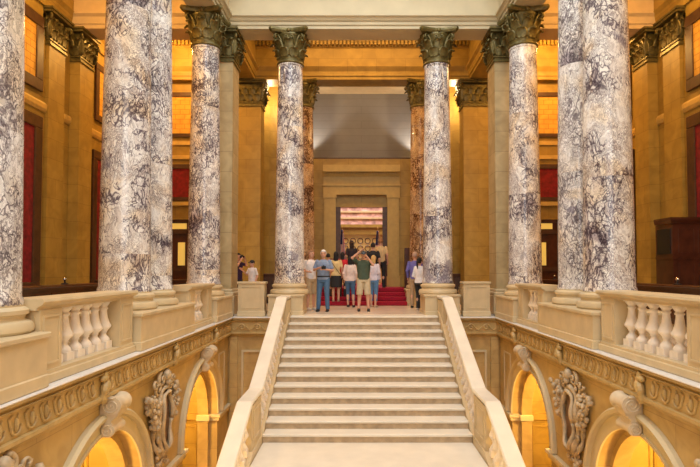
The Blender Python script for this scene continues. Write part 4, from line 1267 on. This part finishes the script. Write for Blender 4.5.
# pair behind the left parapet
person(-3.98, 16.7, 0, 60, 1.72, 'person in dark purple beyond the parapet by the left pier, holding up a camera', top=(.03, .012, .06), bottom=(.02, .02, .03), sleeve='short', hair='short', haircol=HD, arms={'L': ((.2, -.18, 1.36), (.08, -.22, 1.55)), 'R': ((-.2, -.18, 1.36), (-.08, -.22, 1.55))})
person(-3.48, 16.45, 0, -40, 1.50, 'person in a white tee and a black cap beyond the left parapet', top=(.78, .74, .72), bottom=(.05, .05, .08), hair='cap', haircol=(.015, .015, .02), arms={'R': ((-.24, -.05, 1.22), (-.27, -.24, 1.38))})
# things in hands
def camera_thing(loc, rz, label):
    t = thing('camera', label, 'camera', loc, rz)
    bm = bmesh.new(); box(bm, -.065, .065, -.03, .03, -.045, .045, bev=.008); box(bm, -.02, .02, -.03, .025, .045, .065, bev=.006); obj('camera_body', bm, M['black'], t)
    bm = bmesh.new(); m = Matrix.Translation((0, -.06, 0)) @ Matrix.Rotation(PI/2, 4, 'X'); bmesh.ops.create_cone(bm, cap_ends=True, segments=20, radius1=.036, radius2=.034, depth=.07, matrix=m); obj('lens', bm, M['darkglass'], t)
camera_thing((.005, 15.15, 1.68), 0, 'black camera held up by the one in the dark green shirt')
camera_thing((-1.12, 14.93, 1.26), -.1, 'small camera held by the one in the blue shirt')
camera_thing((-3.79, 16.6, 1.60), 1.0, 'camera held up beyond the left parapet')


# ------------------------------------------------------------------ lights
def area(name, loc, rot, sx, sy, power, color):
    l = bpy.data.lights.new(name, 'AREA'); l.shape = 'RECTANGLE'; l.size = sx; l.size_y = sy; l.energy = power; l.color = color
    o = bpy.data.objects.new(name, l); COL.objects.link(o); o.location = loc; o.rotation_euler = rot; return o
def point(name, loc, power, color, r=.15):
    l = bpy.data.lights.new(name, 'POINT'); l.energy = power; l.color = color; l.shadow_soft_size = r
    o = bpy.data.objects.new(name, l); COL.objects.link(o); o.location = loc; return o
WARM = (1, .56, .16); MID = (1, .72, .42)
area('skylight', (0, 4.5, 12.9), (0, 0, 0), 7.0, 15, 1720, (.93, .96, 1))
area('south_fill', (0, -3.9, 5.0), (PI/2, 0, 0), 7, 7, 480, (.96, .97, 1))  # added fill light from behind the camera, not an actual window
for s in (-1, 1):
    area('gallery_lamp', (s*6.2, 8, 9.3), (0, 0, 0), 1.5, 9, 260, WARM)
    point('gallery_pendant', (s*6.0, 16.4, 8.3), 330, WARM, .25)
    point('gallery_pendant', (s*6.0, 11.5, 8.3), 150, WARM, .25)
    for yc in ACS[s][:3]:
        point('corridor_lamp', (s*4.75, yc-.3, -1.35), 330, (1, .60, .15), .2)
    point('niche_lamp', (s*3.45, 19.3, 7.4), 110, MID, .08)
    l = bpy.data.lights.new('ledge_uplight', 'SPOT'); l.energy = 170; l.color = (1, .88, .76); l.spot_size = math.radians(104); l.spot_blend = .45; l.shadow_soft_size = .06
    o = bpy.data.objects.new('ledge_uplight', l); COL.objects.link(o); o.location = (s*2.42, 20.55, 5.56); o.rotation_euler = (PI-math.radians(14), 0, 0)
area('vestibule_lamp', (0, 16.6, 9.4), (0, 0, 0), 5, 1.2, 190, (1, .56, .18))
area('court_lamp', (0, 24, 6.9), (0, 0, 0), 4, 3.5, 420, (1, .86, .78))

w = bpy.data.worlds.new('world'); sc.world = w; w.use_nodes = True
w.node_tree.nodes['Background'].inputs[0].default_value = (1, .93, .85, 1); w.node_tree.nodes['Background'].inputs[1].default_value = .05

# ------------------------------------------------------------------ camera
cam = bpy.data.cameras.new('camera'); co = bpy.data.objects.new('camera', cam); COL.objects.link(co)
cam.sensor_width = 36; cam.lens = 530/700*36; cam.shift_x = -.0086; cam.shift_y = .027
co.location = (-.21, 0, 1.19); co.rotation_euler = (PI/2+math.radians(1.9), 0, 0)
cam.clip_start = .05
sc.camera = co
sc.view_settings.view_transform = 'Standard'; sc.view_settings.look = 'None'; sc.view_settings.gamma = 1; sc.view_settings.use_curve_mapping = False
sc.view_settings.exposure = 0.06
